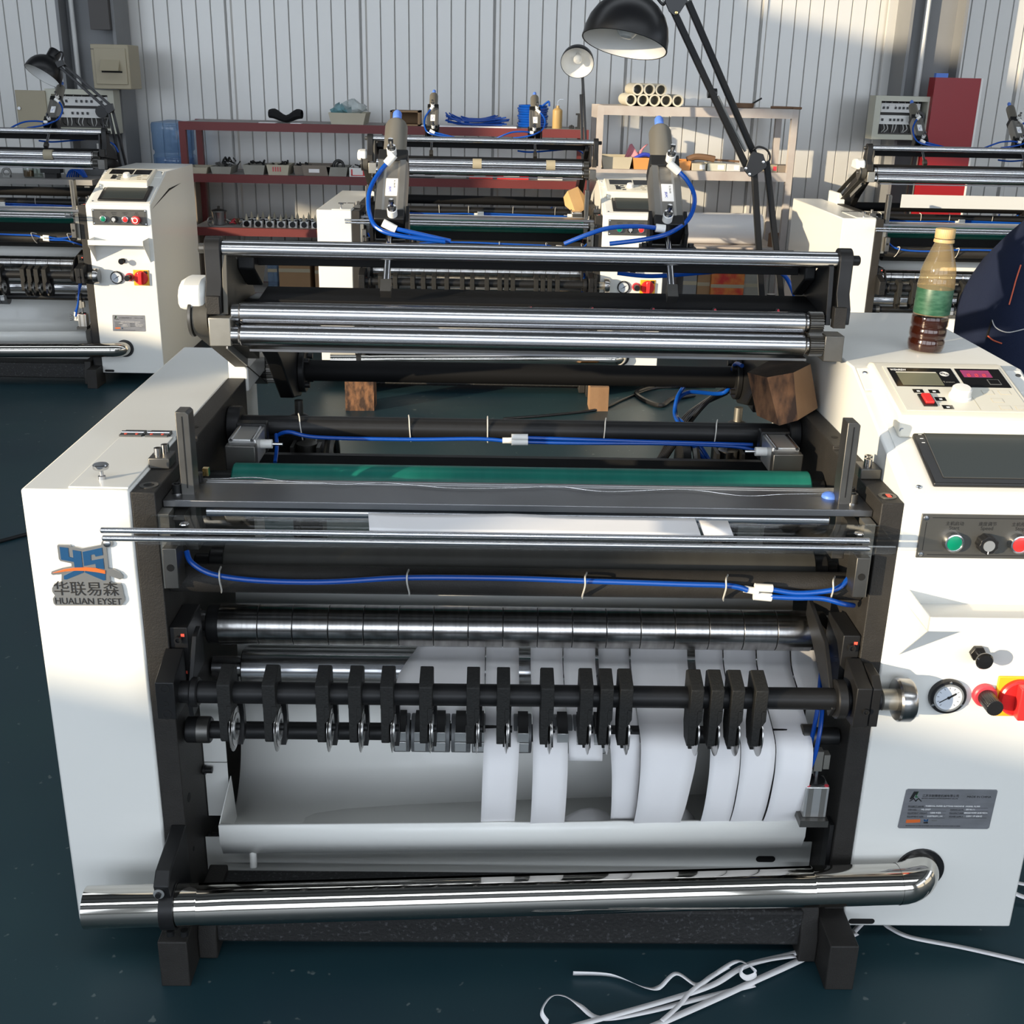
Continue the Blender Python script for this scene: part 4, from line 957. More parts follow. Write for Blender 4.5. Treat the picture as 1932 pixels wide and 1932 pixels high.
MB().obox(V(-0.449, 2.10, 0.905), V(0.012, 0, 0), dd*0.07, nn*0.006).build('rack_bar', 'belt', M)
MB().obox(V(-0.464, 2.10, 0.897), V(0.0015, 0, 0), dd*0.085, nn*0.010).build('belt_guide', 'aluminium_light', M)
# beams between the arms
bm1 = MB().prism([(2.000, 0.984), (2.000, 1.0135), (2.085, 1.022), (2.085, 0.984)], 'x', -0.400, 0.5695).build('front_beam', 'black_matte', M, bevel=0.001)
for q in (533, 650, 768, 883, 1000, 1116, 1231, 1347, 1466):
    p_ = at(q, 577+(q-533)*0.010, 2.0)
    o_ = MB().lathe([(0.0042, 0), (0.0042, 0.003), (0.0022, 0.0032)], (p_.x, 2.0, p_.z), PL, 12).build('beam_bolt', 'black_metal', bm1)
    MB().obox((p_.x+0.0015, 1.9966, p_.z+0.001), V(0.0016, 0, 0.0008), V(-0.0008, 0, 0.0018), V(0, 0.0003, 0)).build('paint_mark', 'red_dull', bm1)
bm2 = MB().prism([(2.065, 1.062), (2.065, 1.094), (2.115, 1.099), (2.115, 1.062)], 'x', -0.435, 0.548).build('rear_beam', 'black_matte', M, bevel=0.001)
for x0, x1 in ((-0.4395, -0.41), (0.55, 0.5695)):
    MB().prism([(2.03, 1.06), (2.03, 1.092), (2.10, 1.098), (2.13, 1.05), (2.10, 1.02)], 'x', x0, x1).build('beam_end', 'black_metal', M, bevel=0.003)
# lifting cylinders
AXC = V(0, 0.21, 0.19).normalized(); NC = V(0, -AXC.z, AXC.y)      # along, and the face towards the front
def lift_cylinder(x_, side):
    B = V(x_, 2.075, 1.118)
    sq = lambda w, t0_, t1_: MB().obox(B+AXC*((t0_+t1_)/2), V(w, 0, 0), NC*w, AXC*((t1_-t0_)/2))
    body = MB()
    w = 0.0270; g = 0.008
    P8 = [(-w, -w+g), (-w+g, -w), (w-g, -w), (w, -w+g), (w, w-g), (w-0.003, w), (w-0.013, w-0.001), (0.010, w-0.004), (-0.010, w-0.004), (-w+0.013, w-0.001), (-w+0.003, w), (-w, w-g)]
    r0 = [B+AXC*0.034+V(a_, 0, 0)+NC*b_ for a_, b_ in P8]; r1_ = [B+AXC*0.150+V(a_, 0, 0)+NC*b_ for a_, b_ in P8]
    body._add(r0+r1_, [tuple(range(12))[::-1], tuple(range(12, 24))]+[(i, (i+1) % 12, 12+(i+1) % 12, 12+i) for i in range(12)])
    c = body.build('lift_cylinder', 'aluminium', M, ang=25)
    sq(0.0265, 0.012, 0.034).build('end_cap', 'black_metal', c, bevel=0.002); sq(0.0265, 0.150, 0.176).build('end_cap', 'black_metal', c, bevel=0.002)
    MB().lathe([(0.0210, 0.176), (0.0210, 0.255), (0.0185, 0.262), (0.010, 0.264)], B, AXC, 30).build('guide_tube', 'tube_taupe', c)
    MB().lathe([(0.0075, 0.264), (0.0075, 0.276), (0.0085, 0.277), (0.0085, 0.290), (0.0065, 0.294), (0, 0.294)], B, AXC, 20).build('rod_cap', 'blue_cap', c)
    MB().cyl(B+AXC*0.262, B+AXC*0.273, 0.0072, 18).build('rod_end', 'chrome', c)
    lb = MB().obox(B+AXC*0.088+NC*0.0235+V(0.001, 0, 0), V(0.0105, 0, 0), AXC*0.020, NC*0.0006).build('sticker', 'ink_white', c)
    text('JELPC', 0.0055, B+AXC*0.089+NC*0.0243+V(-0.0035, 0, 0), AXC*-1, V(1, 0, 0), 'ink_blue', c)
    text('SC 50x100', 0.004, B+AXC*0.104+NC*0.0243+V(0.0045, 0, 0), AXC*-1, V(1, 0, 0), 'junk_grey', c)
    MB().cyl(B+AXC*0.012, B-AXC*0.115, 0.0062, 14).build('piston_rod', 'chrome', c)
    MB().obox(B-AXC*0.118, V(0.009, 0, 0), NC*0.009, AXC*0.013).build('rod_clevis', 'steel_dark', c)
    br = MB().prism([(2.068, 1.097), (2.068, 1.106), (2.115, 1.106), (2.115, 1.097)], 'x', x_-0.046, x_+0.050).build('mount_bracket', 'black_metal', c)
    for s2 in (-1, 1):
        MB().prism([(2.075, 1.104), (2.064, 1.130), (2.10, 1.165), (2.115, 1.104)], 'x', x_+s2*0.031-0.003, x_+s2*0.031+0.003).build('trunnion_plate', 'black_metal', c)
    MB().cyl((x_+0.042, 2.08, 1.106), (x_+0.042, 2.08, 1.112), 0.0055, 12).build('mount_bolt', 'black_metal', c)
    MB().cyl((x_-0.040, 2.08, 1.106), (x_-0.040, 2.08, 1.112), 0.0055, 12).build('mount_bolt', 'black_metal', c)
    # fittings
    for t_, dx in ((0.022, -side*0.006 if side < 0 else -0.004), (0.163, -0.002 if side < 0 else 0.010)):
        F = B+AXC*t_+NC*0.0265+V(dx, 0, 0)
        ff = MB().lathe([(0.0088, 0), (0.0088, 0.014), (0.007, 0.016)], F, NC, 18).build('speed_fitting', 'white_plastic', c)
        MB().prism([(0, 0)]*3, 'x', 0, 0) if False else None
        MB().lathe([(0.0078, 0.014), (0.0078, 0.019), (0.0042, 0.020), (0.0030, 0.022), (0.0030, 0.029), (0.0048, 0.030), (0.0048, 0.036), (0, 0.037)], F, NC, 12).build('fitting_screw', 'steel_ground', c)
    return c, B
for x_, sd_ in ((-0.179, -1), (0.3125, 1)):
    lift_cylinder(x_, sd_)
def el(px0, py0, px1, py1, Y): return MB().cyl(at(px0, py0, Y), at(px1, py1, Y), 0.0072, 16).build('hose_elbow', 'white_plastic', M)
el(744, 292, 729, 309, 2.150); el(722, 420, 747, 433, 2.06); el(1255, 432, 1237, 430, 2.06); el(1262, 308, 1281, 325, 2.155)
hose([at(731, 307, 2.15), at(716, 325, 2.14), at(701, 350, 2.12), at(695, 375, 2.10), at(698, 405, 2.08), at(712, 430, 2.06), at(750, 444, 2.05), at(840, 456, 2.055)], 0.0040)
hose([at(744, 431, 2.06), at(775, 438, 2.055), at(850, 455, 2.06)], 0.0040)
hose([at(1239, 430, 2.06), at(1200, 427, 2.05), at(1150, 430, 2.05), at(1110, 442, 2.05), at(1065, 460, 2.06)], 0.0040)
hose([at(1279, 322, 2.155), at(1296, 340, 2.14), at(1309, 365, 2.12), at(1309, 390, 2.10), at(1295, 418, 2.08), at(1262, 440, 2.05), at(1215, 452, 2.05), at(1150, 460, 2.055)], 0.0040)
hose([at(1165, 515, 2.12), at(1230, 521, 2.12), at(1330, 514, 2.12), at(1440, 505, 2.14), at(1480, 520, 2.2), at(1500, 560, 2.2)], 0.0040)
# --- rear: hoses under the cross tube, little brake cylinders, columns
hose([at(522, 822, 2.03), at(545, 815, 2.022), at(600, 825, 2.022), at(770, 829, 2.022), at(900, 828, 2.022), at(955, 832, 2.022)], 0.0036)
hose([at(995, 826, 2.022), at(1090, 829, 2.022), at(1250, 834, 2.022), at(1420, 839, 2.025)], 0.0034)
hose([at(995, 834, 2.022), at(1090, 836, 2.022), at(1250, 837, 2.022), at(1380, 842, 2.025), at(1425, 850, 2.02)], 0.0034)
hose([at(521, 820, 2.025), at(522, 845, 1.99), at(519, 872, 1.96)], 0.0036)
fy = MB().cyl(at(948, 831, 2.02), at(970, 831, 2.02), 0.0055, 14).build('y_fitting', 'white_plastic', M)
for dy in (-4, 5): MB().cyl(at(965, 829+dy, 2.02), at(996, 829+dy, 2.02), 0.0062, 14).build('fitting_arm', 'white_plastic', fy)
for q, e in ((565, 6), (772, 3), (920, 0), (1142, -4), (1352, -5)):
    yy = 802+(q-565)*0.015
    tie([at(q-e*0.3, yy-21, 2.05), at(q, yy-14, 2.034), at(q+e*0.2, yy, 2.029), at(q+e*0.7, yy+18, 2.033), at(q+e, yy+27, 2.04)], 0.0012)
for (xa, sgn) in ((-0.423, 1), (0.517, -1)):
    bcx = xa
    bc = MB().box(bcx-0.024, bcx+0.024, 1.905, 1.985, 0.742, 0.790).build('brake_cylinder', 'aluminium_light', M, bevel=0.002)
    MB().box(bcx-0.026, bcx+0.026, 1.885, 1.905, 0.738, 0.784).build('cylinder_cap', 'steel_dark', bc, bevel=0.002)
    MB().box(bcx-0.027, bcx+0.027, 1.985, 2.010, 0.740, 0.795).build('cylinder_cap', 'black_metal', bc, bevel=0.003)
    for q in (-0.018, 0.018): MB().cyl((bcx+q, 1.90, 0.7895), (bcx+q, 1.99, 0.7895), 0.003, 10).build('tie_rod', 'chrome', bc)
    MB().cyl((bcx+sgn*0.024, 1.945, 0.770), (bcx+sgn*0.044, 1.945, 0.770), 0.008, 14).build('fitting', 'white_plastic', bc)
    MB().cyl((bcx+sgn*0.044, 1.945, 0.770), (bcx+sgn*0.062, 1.945, 0.770), 0.0028, 10).build('needle_screw', 'chrome', bc)
for (pxl, pxr, m_) in ((556, 604, 'steel_dark'), (1350, 1396, 'chrome')):
    xa = at(pxl, 860, 2.28).x; xb = at(pxr, 860, 2.28).x
    MB().cyl(((xa+xb)/2, 2.28, 0.03), ((xa+xb)/2, 2.28, 0.668), (xb-xa)/2*0.82, 24).build('guide_column', m_, M)
    MB().box(xa-0.004, xa+0.003, 2.25, 2.31, 0.03, 0.668).build('column_strip', 'steel_dark', M); MB().box(xb-0.003, xb+0.004, 2.25, 2.31, 0.03, 0.668).build('column_strip', 'steel_dark', M)
for pxl in (618, 1295):
    p_ = at(pxl, 880, 2.32)
    sp = MB().lathe([(0.05, 0), (0.075, 0.004), (0.075, 0.020), (0.05, 0.024)], (p_.x-0.02, 2.32, 0.600), (1, 0, 0), 36).build('sprocket', 'black_metal', M)
    MB().torus((p_.x+0.012, 2.32, 0.600), (1, 0, 0), 0.068, 0.008, 30, 6).build('chain', 'steel_dark', sp)
MB().box(-0.47, 0.57, 2.20, 2.215, 0.60, 0.668).build('rear_rail', 'black_metal', M)
MB().box(-0.47, -0.38, 2.30, 2.44, 0.60, 0.68).build('rear_block', 'black_metal', M); MB().box(0.50, 0.57, 2.30, 2.44, 0.60, 0.68).build('rear_block', 'black_metal', M)
# hose and cable bundle behind the right end
hose([at(1400, 690, 2.35), at(1385, 690, 2.40), at(1368, 740, 2.45), at(1300, 740, 2.45), at(1276, 760, 2.42), at(1276, 785, 2.40), at(1290, 800, 2.35), at(1320, 840, 2.3), at(1345, 880, 2.28)], 0.0045)
hose([at(1290, 730, 2.45), at(1278, 750, 2.42), at(1273, 780, 2.40), at(1282, 800, 2.35), at(1305, 835, 2.3), at(1338, 880, 2.28)], 0.0045)
for k in range(5):
    MB().tube([at(1395-6*k, 725+4*k, 2.5), at(1350-9*k, 745+6*k, 2.48), at(1310-8*k, 785+5*k, 2.42), at(1265-6*k, 850+5*k, 2.36), at(1240-4*k, 890, 2.34)], 0.0055, 8, 5).build('cable', 'black_plastic', M)
# loose wire along the guide plate
wp = [at(350, 906, 1.69), at(370, 903, 1.69), at(420, 903, 1.69), at(480, 901, 1.69), at(540, 908, 1.685), at(600, 919, 1.68), at(650, 920, 1.675), at(720, 914, 1.685), at(790, 921, 1.675), at(860, 929, 1.665), at(960, 927, 1.67), at(1050, 925, 1.68), at(1110, 934, 1.665), at(1160, 937, 1.66), at(1290, 931, 1.675), at(1400, 944, 1.65), at(1480, 941, 1.66), at(1560, 937, 1.665)]
wp = [V(p_.x, p_.y, max(p_.z, 0.7915)) for p_ in wp]
MB().tube(wp, 0.0007, 6, 6).build('static_wire', 'chrome', M)
wt = MB().box(-0.448, -0.432, 1.668, 1.690, 0.7895, 0.791).build('wire_tab', 'steel_dark', M)
MB().cyl((-0.441, 1.679, 0.791), (-0.441, 1.679, 0.806), 0.0055, 12).build('wire_terminal', 'black_metal', wt)
MB().box(-0.437, -0.428, 1.683, 1.692, 0.799, 0.811).build('wire_lug', 'brass', wt)
bs_ = at(1571, 939, 1.64)
MB().lathe([(0.0125, 0), (0.0118, 0.004), (0.008, 0.007), (0, 0.0085)], (bs_.x, 1.655, 0.7896), (0, 0, 1), 20).build('blue_knob', 'blue_cap', M)
tag(M, 'white and black paper slitting machine in the foreground, lid and rollers seen from the front', 'machine', 'paper slitting machines')
# ------------------------------------------------------------------ the machines behind
CH_MAP(True)
for (dx, dy, lab) in ((-0.11, 3.72, 'paper slitting machine standing behind the foreground one, in front of the red rack'),
                      (-2.41, 3.73, 'sunlit paper slitting machine at the left, cut by the picture edge'),
                      (2.27, 3.80, 'paper slitting machine at the right, partly behind the bending worker')):
    c = dup(M, (0.11+dx, 2.0+dy, 0), skip=('static_wire', 'wire_tab', 'blue_knob', 'badge'))
    tag(c, lab, 'machine', 'paper slitting machines')
for (px_, py_, Y_, lab) in ((900, 308, 5.62, 'tan tape roll on the bright roller of the middle machine, left of two'), (1040, 309, 5.62, 'tan tape roll on the bright roller of the middle machine, right of two'), (86, 302, 5.63, 'tan tape roll on the roller of the left machine')):
    p = at(px_, py_, Y_)
    tag(MB().ring(0.0190, 0.0235, 0.042, (p.x-0.021, Y_+0.05, 0.999), (1, 0, 0), 24).build('tape_roll', 'box_beige'), lab, 'tape', 'tape rolls on the rollers behind')
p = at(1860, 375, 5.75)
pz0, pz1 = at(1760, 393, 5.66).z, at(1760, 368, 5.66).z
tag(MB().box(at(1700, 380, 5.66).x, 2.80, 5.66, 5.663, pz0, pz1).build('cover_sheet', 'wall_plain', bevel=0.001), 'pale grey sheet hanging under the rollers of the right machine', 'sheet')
# ------------------------------------------------------------------ paper in the foreground machine
def sheet(rows, name, label, group=None, th=0.0004, m='paper'):
    o = MB().grid(rows).build(name, m, solid=th, ang=60)
    return tag(o, label, 'paper', group)
# sheet lying on the clear guard
def zg(y): return 0.7765 if y < 1.5 else 0.7785+(y-1.5)*0.048
rows = []
top = [(695, 985), (705, 979), (760, 981), (840, 983), (960, 985), (1010, 981), (1040, 981), (1080, 987), (1150, 991), (1220, 993), (1310, 991)]
bot = [(697, 1005), (730, 1006), (780, 1007), (860, 1009), (960, 1012), (1010, 1013), (1050, 1014), (1090, 1015), (1150, 1017), (1220, 1019), (1322, 1020)]
n_ = 6
for i in range(len(top)):
    col_ = []
    for k in range(n_):
        t = k/(n_-1); yy = 1.565-(1.565-1.504)*t
        x_ = at(top[i][0]+(bot[i][0]-top[i][0])*t, top[i][1]+(bot[i][1]-top[i][1])*t, yy).x
        bump_ = 0.010*math.exp(-((x_-0.04)/0.05)**2)*(1-t)+0.004*math.exp(-((x_+0.17)/0.03)**2)
        z_ = max(at(top[i][0], top[i][1], yy).z*(1-t)+at(bot[i][0], bot[i][1], yy).z*t, zg(yy)+0.004)+bump_*0.35
        col_.append(V(x_, yy, z_))
    rows.append(col_)
sheet(rows, 'paper_sheet', 'creased white paper sheet lying on the clear guard of the foreground machine')
pts = [(1322, 994), (1372, 994), (1382, 1021), (1335, 1021)]
rows = [[at(1316, 993, 1.562), at(1328, 1021, 1.506)], [at(1372, 994, 1.562), at(1384, 1022, 1.506)]]
rows = [[V(p_.x, p_.y, zg(p_.y)+0.0025) for p_ in r_] for r_ in rows]
sheet(rows, 'paper_sheet', 'small sunlit paper offcut beside the creased sheet on the clear guard')
# slit strips running from the anvil roller down into the tray
path = smooth_path([V(0, 1.772, 0.505), V(0, 1.760, 0.470), V(0, 1.735, 0.445), V(0, 1.66, 0.425), V(0, 1.585, 0.402), V(0, 1.571, 0.37), V(0, 1.572, 0.33), V(0, 1.585, 0.27), V(0, 1.612, 0.215), V(0, 1.64, 0.185), V(0, 1.68, 0.172)], 4)
def strip(t0, t1, b0, b1, label, end=1.0, dy=0.0, wav=0.0, sag=0.0):
    P = path[:max(3, int(len(path)*end))]
    xa0, xa1 = at(t0, 1245, 1.75).x, at(t1, 1245, 1.75).x
    xb0, xb1 = at(b0, 1530, 1.63).x, at(b1, 1530, 1.63).x
    rows = []
    for i, p_ in enumerate(P):
        t = max(0.0, i/(len(path)-1)-0.25)/0.75
        r_ = []
        for k in range(5):
            u = k/4
            xa = xa0+(xa1-xa0)*u; xb = xb0+(xb1-xb0)*u
            x_ = xa+(xb-xa)*t
            bl = wav*math.sin(3.1*t*math.pi+u*1.3)*0.5+sag*math.sin(math.pi*u)*t
            r_.append(V(x_, p_.y+dy+bl, p_.z-bl*0.3))
        rows.append(r_)
    return sheet(rows, 'paper_strip', label, 'slit paper strips in the foreground machine')
strip(917, 979, 905, 968, 'slit paper strip hanging into the tray, leftmost of the long ones', wav=0.006)
strip(1001, 1061, 1000, 1064, 'slit paper strip hanging into the tray, second from the left', dy=-0.004, wav=0.004)
strip(1063, 1123, 1064, 1124, 'short paper strip ending behind the knife holders, right of the two left long strips', end=0.52)
strip(1130, 1188, 1160, 1198, 'narrow leaning paper strip half behind the widest strip', dy=0.012)
strip(1190, 1297, 1192, 1268, 'widest slit paper strip, leaning, between the two clusters of knife holders', dy=-0.003, wav=0.005)
strip(1312, 1364, 1316, 1370, 'slit paper strip hanging below the right cluster of knives, first of three side by side', wav=0.003)
strip(1366, 1427, 1371, 1428, 'slit paper strip hanging below the right cluster of knives, middle of three side by side', wav=0.004)
strip(1429, 1492, 1431, 1499, 'slit paper strip hanging below the right cluster of knives, rightmost of three', wav=0.005)
strip(1494, 1545, 1492, 1520, 'short paper strip at the far right end of the roller, torn off above the cylinder', end=0.30)
# torn web at the left of the strips
rows = []
for k in range(8):
    u = k/7
    r_ = []
    for i in range(9):
        t = i/8
        p_ = path[int(t*(len(path)*0.36))]
        xl = at(820-70*min(1, t*1.5), 1240, 1.75).x; xr = at(915, 1240, 1.75).x
        r_.append(V(xl+(xr-xl)*u, p_.y-0.004*math.sin(u*3)*t, p_.z))
    rows.append(r_)
sheet(rows, 'paper_web', 'torn end of the paper web curling over the steel roller, left of the strips')
rows = []
for k in range(7):
    u = k/6
    rows.append([V(at(1065+100*u, 1520, 1.68).x, 1.62+0.07*(i/5), 0.178+0.030*math.sin(math.pi*u)*math.sin(math.pi*(0.25+0.5*i/5))) for i in range(6)])
sheet(rows, 'paper_scrap', 'curled paper scrap lying in the tray between the strips')
rows = []
for k in range(7):
    u = k/6
    rows.append([V(at(1262+52*u, 1520, 1.68).x, 1.62+0.07*(i/5), 0.182+0.034*math.sin(math.pi*u)*math.sin(math.pi*(0.3+0.5*i/5))) for i in range(6)])
sheet(rows, 'paper_scrap', 'folded paper scrap in the tray right of the widest strip')
# paper ribbons on the floor
def ribbon(pts, w, label, lift=None, tilt=None, name='paper_ribbon'):
    P = []
    for i, (x_, y_) in enumerate(pts):
        z_ = 0.004 if lift is None else lift[i]
        P.append(atz(x_, y_, z_))
    S = smooth_path(P, 8)
    m = 8
    rows = []
    for i, p_ in enumerate(S):
        t = (S[min(i+1, len(S)-1)]-S[max(i-1, 0)]).normalized()
        sd_ = t.cross(V(0, 0, 1)).normalized()
        f_ = i/m; k = int(min(f_, len(pts)-1)); fr = f_-k
        a_ = 0.0
        if tilt: a_ = tilt[k]*(1-fr)+tilt[min(k+1, len(pts)-1)]*fr
        d_ = sd_*math.cos(math.radians(a_))+V(0, 0, 1)*math.sin(math.radians(a_))
        c_ = p_+V(0, 0, abs(math.sin(math.radians(a_)))*w/2)
        rows.append([c_-d_*w/2, c_+d_*w/2])
    return sheet(rows, name, label, 'paper ribbons on the floor', 0.0003)
def z5(*p): return [(980+a*952/1932, 1740+b*192/390) for a, b in p]
ribbon(z5((1290, 40), (1065, 150), (900, 225), (760, 290), (520, 395), (420, 430)), 0.0125, 'straight white paper ribbon on the floor, nearest to the right foot of the machine', [.006]*6)
ribbon(z5((1240, 60), (1055, 118), (870, 165), (740, 240), (560, 300), (230, 392), (100, 430)), 0.011, 'long white paper ribbon on the floor, lying above and behind the straight one', [.012]*7)
ribbon(z5((205, 205), (350, 212), (480, 254), (535, 250), (600, 198), (680, 240), (740, 205), (830, 152), (880, 175), (905, 205), (870, 222), (848, 200), (880, 162), (1055, 128)), 0.010, 'wavy curled paper ribbon on the floor with a small loop', [.004, .004, .006, .006, .03, .008, .012, .03, .03, .012, .01, .02, .03, .02], [80, 70, 30, 0, 10, 0, 10, 10, 50, 70, 70, 60, 20, 0])
ribbon(z5((110, 395), (85, 350), (120, 292), (170, 287), (230, 320), (310, 368), (480, 345), (700, 290), (900, 240)), 0.010, 'looping paper ribbon on the floor, lowest at the picture edge', [.004, .02, .03, .03, .012, .008, .004, .004, .004], [60, 60, 40, 30, 10, 0, 0, 0, 0])
ribbon(z5((545, 378), (610, 320), (660, 262), (740, 206), (800, 170)), 0.008, 'thin paper ribbon crossing the others diagonally on the floor', [.016]*5)
ribbon(z5((1400, 5), (1420, 22), (1500, 58), (1700, 97), (1932, 150), (2000, 168)), 0.011, 'long paper ribbon trailing out from under the control cabinet to the right', [.004]*6)
ribbon([(1880, 1655), (1905, 1678), (1925, 1690), (1960, 1700)], 0.013, 'short paper ribbon at the right picture edge beside the cabinet', [.02, .02, .015, .01])
ribbon([(1915, 1664), (1932, 1668), (1975, 1672)], 0.010, 'paper ribbon end peeking out at the right edge above the short one', [.01]*3)
ribbon(z5((1335, -20), (1300, 15), (1268, 48), (1240, 70)), 0.010, 'bit of paper ribbon between the right foot and the cabinet', [.005]*4)
# ------------------------------------------------------------------ drink bottle on the cabinet
bb = atz(1744, 662, 0.941); bb.z = 0.941
bt = empty('drink_bottle', bb, 'plastic drink bottle with green label and dark tea left in the bottom', 'bottle')
prof = [(0.020, 0), (0.029, 0.003), (0.0315, 0.012), (0.0315, 0.020), (0.0295, 0.024), (0.0315, 0.029), (0.0315, 0.040), (0.0298, 0.044), (0.0315, 0.048), (0.0315, 0.062), (0.0300, 0.066), (0.0305, 0.070), (0.0305, 0.110), (0.0315, 0.114), (0.0305, 0.127), (0.0295, 0.132), (0.0302, 0.137), (0.0270, 0.152), (0.0205, 0.172), (0.0150, 0.188), (0.0140, 0.194), (0.0140, 0.200)]
BA = V(0.03, 0.0, 1).normalized()
MB().lathe(prof[:11], bb, BA, 32, False).build('bottle_base', 'bottle_lower', bt, ang=60)
MB().lathe(prof[10:], bb, BA, 32, False).build('bottle_body', 'bottle_clear', bt, ang=60)
MB().lathe([(0.0185, 0.001)]+[(max(r_-0.0012, 0.001), z_) for r_, z_ in prof[1:10]]+[(0, 0.064)], bb, BA, 32).build('tea', 'tea_liquid', bt, ang=60)
MB().lathe([(0.0309, 0.068), (0.0311, 0.069), (0.0311, 0.111), (0.0309, 0.112)], bb, BA, 32).build('label_sleeve', 'bottle_label', bt)
gp = []
for k in range(72):
    an = 2*math.pi*k/72; rr = 0.0162 if k % 2 else 0.0168
    gp.append((bb.x+BA.x*0.2+rr*math.cos(an), bb.y+rr*math.sin(an)))
MB().prism(gp, 'z', bb.z+0.197, bb.z+0.213).build('cap', 'bottle_cap', bt, bevel=0.001)
MB().lathe([(0.0172, 0.190), (0.0175, 0.192), (0.0168, 0.1955)], bb, BA, 28).build('cap_ring', 'bottle_cap', bt)
for k in range(5):
    a_ = math.radians(245+8*k)
    text('TEA'[k % 3]*1, 0.007, bb, (1, 0, 0), (0, 0, 1), 'ink_white', bt) if False else None
# ------------------------------------------------------------------ wooden blocks
def wood(name, bot, tp_, mats, label, grp=None, grain=True):
    n = len(bot); mb = MB()
    vs = [Vector(v) for v in bot]+[Vector(v) for v in tp_]
    e = empty(name, sum((Vector(v) for v in bot), V(0, 0, 0))/n, label, 'wood block', grp)
    body = MB()
    fs = [tuple(range(n))[::-1]]+[(i, (i+1) % n, n+(i+1) % n, n+i) for i in range(n)]
    body._add(vs, fs); body.m = [0]*len(fs)
    if isinstance(mats, (list, tuple)): body.m = [0]+[i % len(mats) for i in range(n)]
    body.build('block_side', mats, e, ang=30)
    c = sum((Vector(v) for v in tp_), V(0, 0, 0))/n
    MB()._add([Vector(v) for v in tp_]+[c+V(0, 0, 0.002)], [(i, (i+1) % n, n) for i in range(n)]).build('end_grain', 'wood_grain' if grain else (mats if isinstance(mats, str) else mats[0]), e)
    return e
wood('wood_block', [at(1428, 784, 2.035), at(1470, 803, 1.985), at(1505, 793, 1.99), at(1543, 770, 2.03), at(1538, 752, 2.10), at(1450, 755, 2.12)],
     [at(1410, 703, 2.055), at(1447, 712, 2.005), at(1497, 703, 2.008), at(1529, 687, 2.045), at(1505, 676, 2.11), at(1455, 678, 2.13)],
     ['wood_block', 'wood_block', 'wood_pale', 'wood_pale', 'wood_block', 'wood_block'], 'rough brown wooden block wedged beside the right end of the foreground machine')
q = lambda x_, y_, Y_: at(x_, y_, Y_)
wood('wood_block', [q(1066, 388, 5.75), q(1088, 407, 5.68), q(1104, 394, 5.70), q(1100, 380, 5.80)], [q(1063, 372, 5.76), q(1071, 360, 5.70), q(1090, 352, 5.74), q(1104, 370, 5.80)], 'wood_bright', 'sunlit pale wooden block on the middle machine', grain=False)
def floor_block(px0, px1, py, h, label, m):
    a_ = atz(px0, py, 0); b_ = atz(px1, py, 0)
    wood('wood_block', [a_, b_, b_+V(0, 0.12, 0), a_+V(0, 0.12, 0)], [a_+V(0, 0, h), b_+V(0, 0, h), b_+V(0, 0.12, h), a_+V(0, 0.12, h)], m, label, grain=False)
floor_block(652, 706, 775, 0.13, 'squared wooden block on the floor by the left foot of the middle machine', 'wood_block')
floor_block(1112, 1147, 776, 0.11, 'squared wooden block on the floor by the right foot of the middle machine', 'wood_pale')
# ------------------------------------------------------------------ adjustable lamps
def lamp(head, axis_, R_, neck_len, arm_pts, base, label, tube=0.0065, gap=0.03, loopy=True, bulb=True, vis_top=0.10):
    e = empty('desk_lamp', base, label, 'lamp', 'adjustable lamps on the machines')
    head = Vector(head); d_ = -Vector(axis_).normalized()     # d_ points to the crown
    k = R_/0.085
    outer = [(0.0850, 0), (0.0855, 0.004), (0.0840, 0.022), (0.0790, 0.042), (0.0690, 0.061), (0.0540, 0.077), (0.0400, 0.087), (0.0300, 0.092), (0.0285, 0.096), (0.0285, 0.096+neck_len), (0.024, 0.102+neck_len), (0, 0.103+neck_len)]
    inner = [(0.0835, 0.0005), (0.0825, 0.020), (0.0770, 0.040), (0.0670, 0.059), (0.0520, 0.074), (0.0380, 0.083), (0, 0.084)]
    MB().lathe([(r_*k, t_*k) for r_, t_ in outer], head, d_, 40, False).build('lamp_shade', 'lamp_black', e, ang=50)
    MB().lathe([(r_*k, t_*k) for r_, t_ in inner], head, d_, 40, False).build('shade_lining', 'lamp_white', e, ang=60)
    MB().lathe([(0.0840*k, -0.0005), (0.0862*k, 0.0), (0.0862*k, 0.003*k), (0.0845*k, 0.0035*k)], head, d_, 40, False).build('shade_rim', 'lamp_black', e)
    if bulb:
        MB().lathe([(0, 0.012*k), (0.012*k, 0.014*k), (0.022*k, 0.026*k), (0.024*k, 0.038*k), (0.016*k, 0.060*k), (0.013*k, 0.084*k)], head, d_, 20).build('bulb', 'bulb_glass', e)
    for A, B, off in arm_pts:
        A = Vector(A); B = Vector(B); t = (B-A).normalized()
        s_ = t.cross(V(0, 1, 0)).normalized()*tube; u_ = t.cross(s_).normalized()*tube
        MB().obox((A+B)/2, s_, u_, (B-A)/2).build('arm', 'lamp_black', e, bevel=0.0015)
    return e
def plate(e, pts, Y_, th, name='joint_plate'):
    P = [at(x_, y_, Y_) for x_, y_ in pts]
    return MB().prism([(p_.x, p_.z) for p_ in P], 'y', Y_-th/2, Y_+th/2).build(name, 'lamp_black', e, bevel=0.001)
Yh, Yj, Yb = 2.50, 2.56, 2.60
bs = at(1452, 640, Yb)
L1 = lamp(at(1178, 84, Yh), (-0.20, -0.24, -0.95), 0.0865, 0.030,
          [(at(1268, 15, Yh), at(1410, 318, Yj), 0), (at(1298, 3, Yh+0.02), at(1423, 292, Yj+0.02), 0), (at(1423, 325, Yj), at(1437, 560, Yb), 0), (at(1446, 305, Yj+0.02), at(1474, 560, Yb+0.02), 0)],
          bs, 'black adjustable lamp with a big dome shade hanging over the foreground machine')
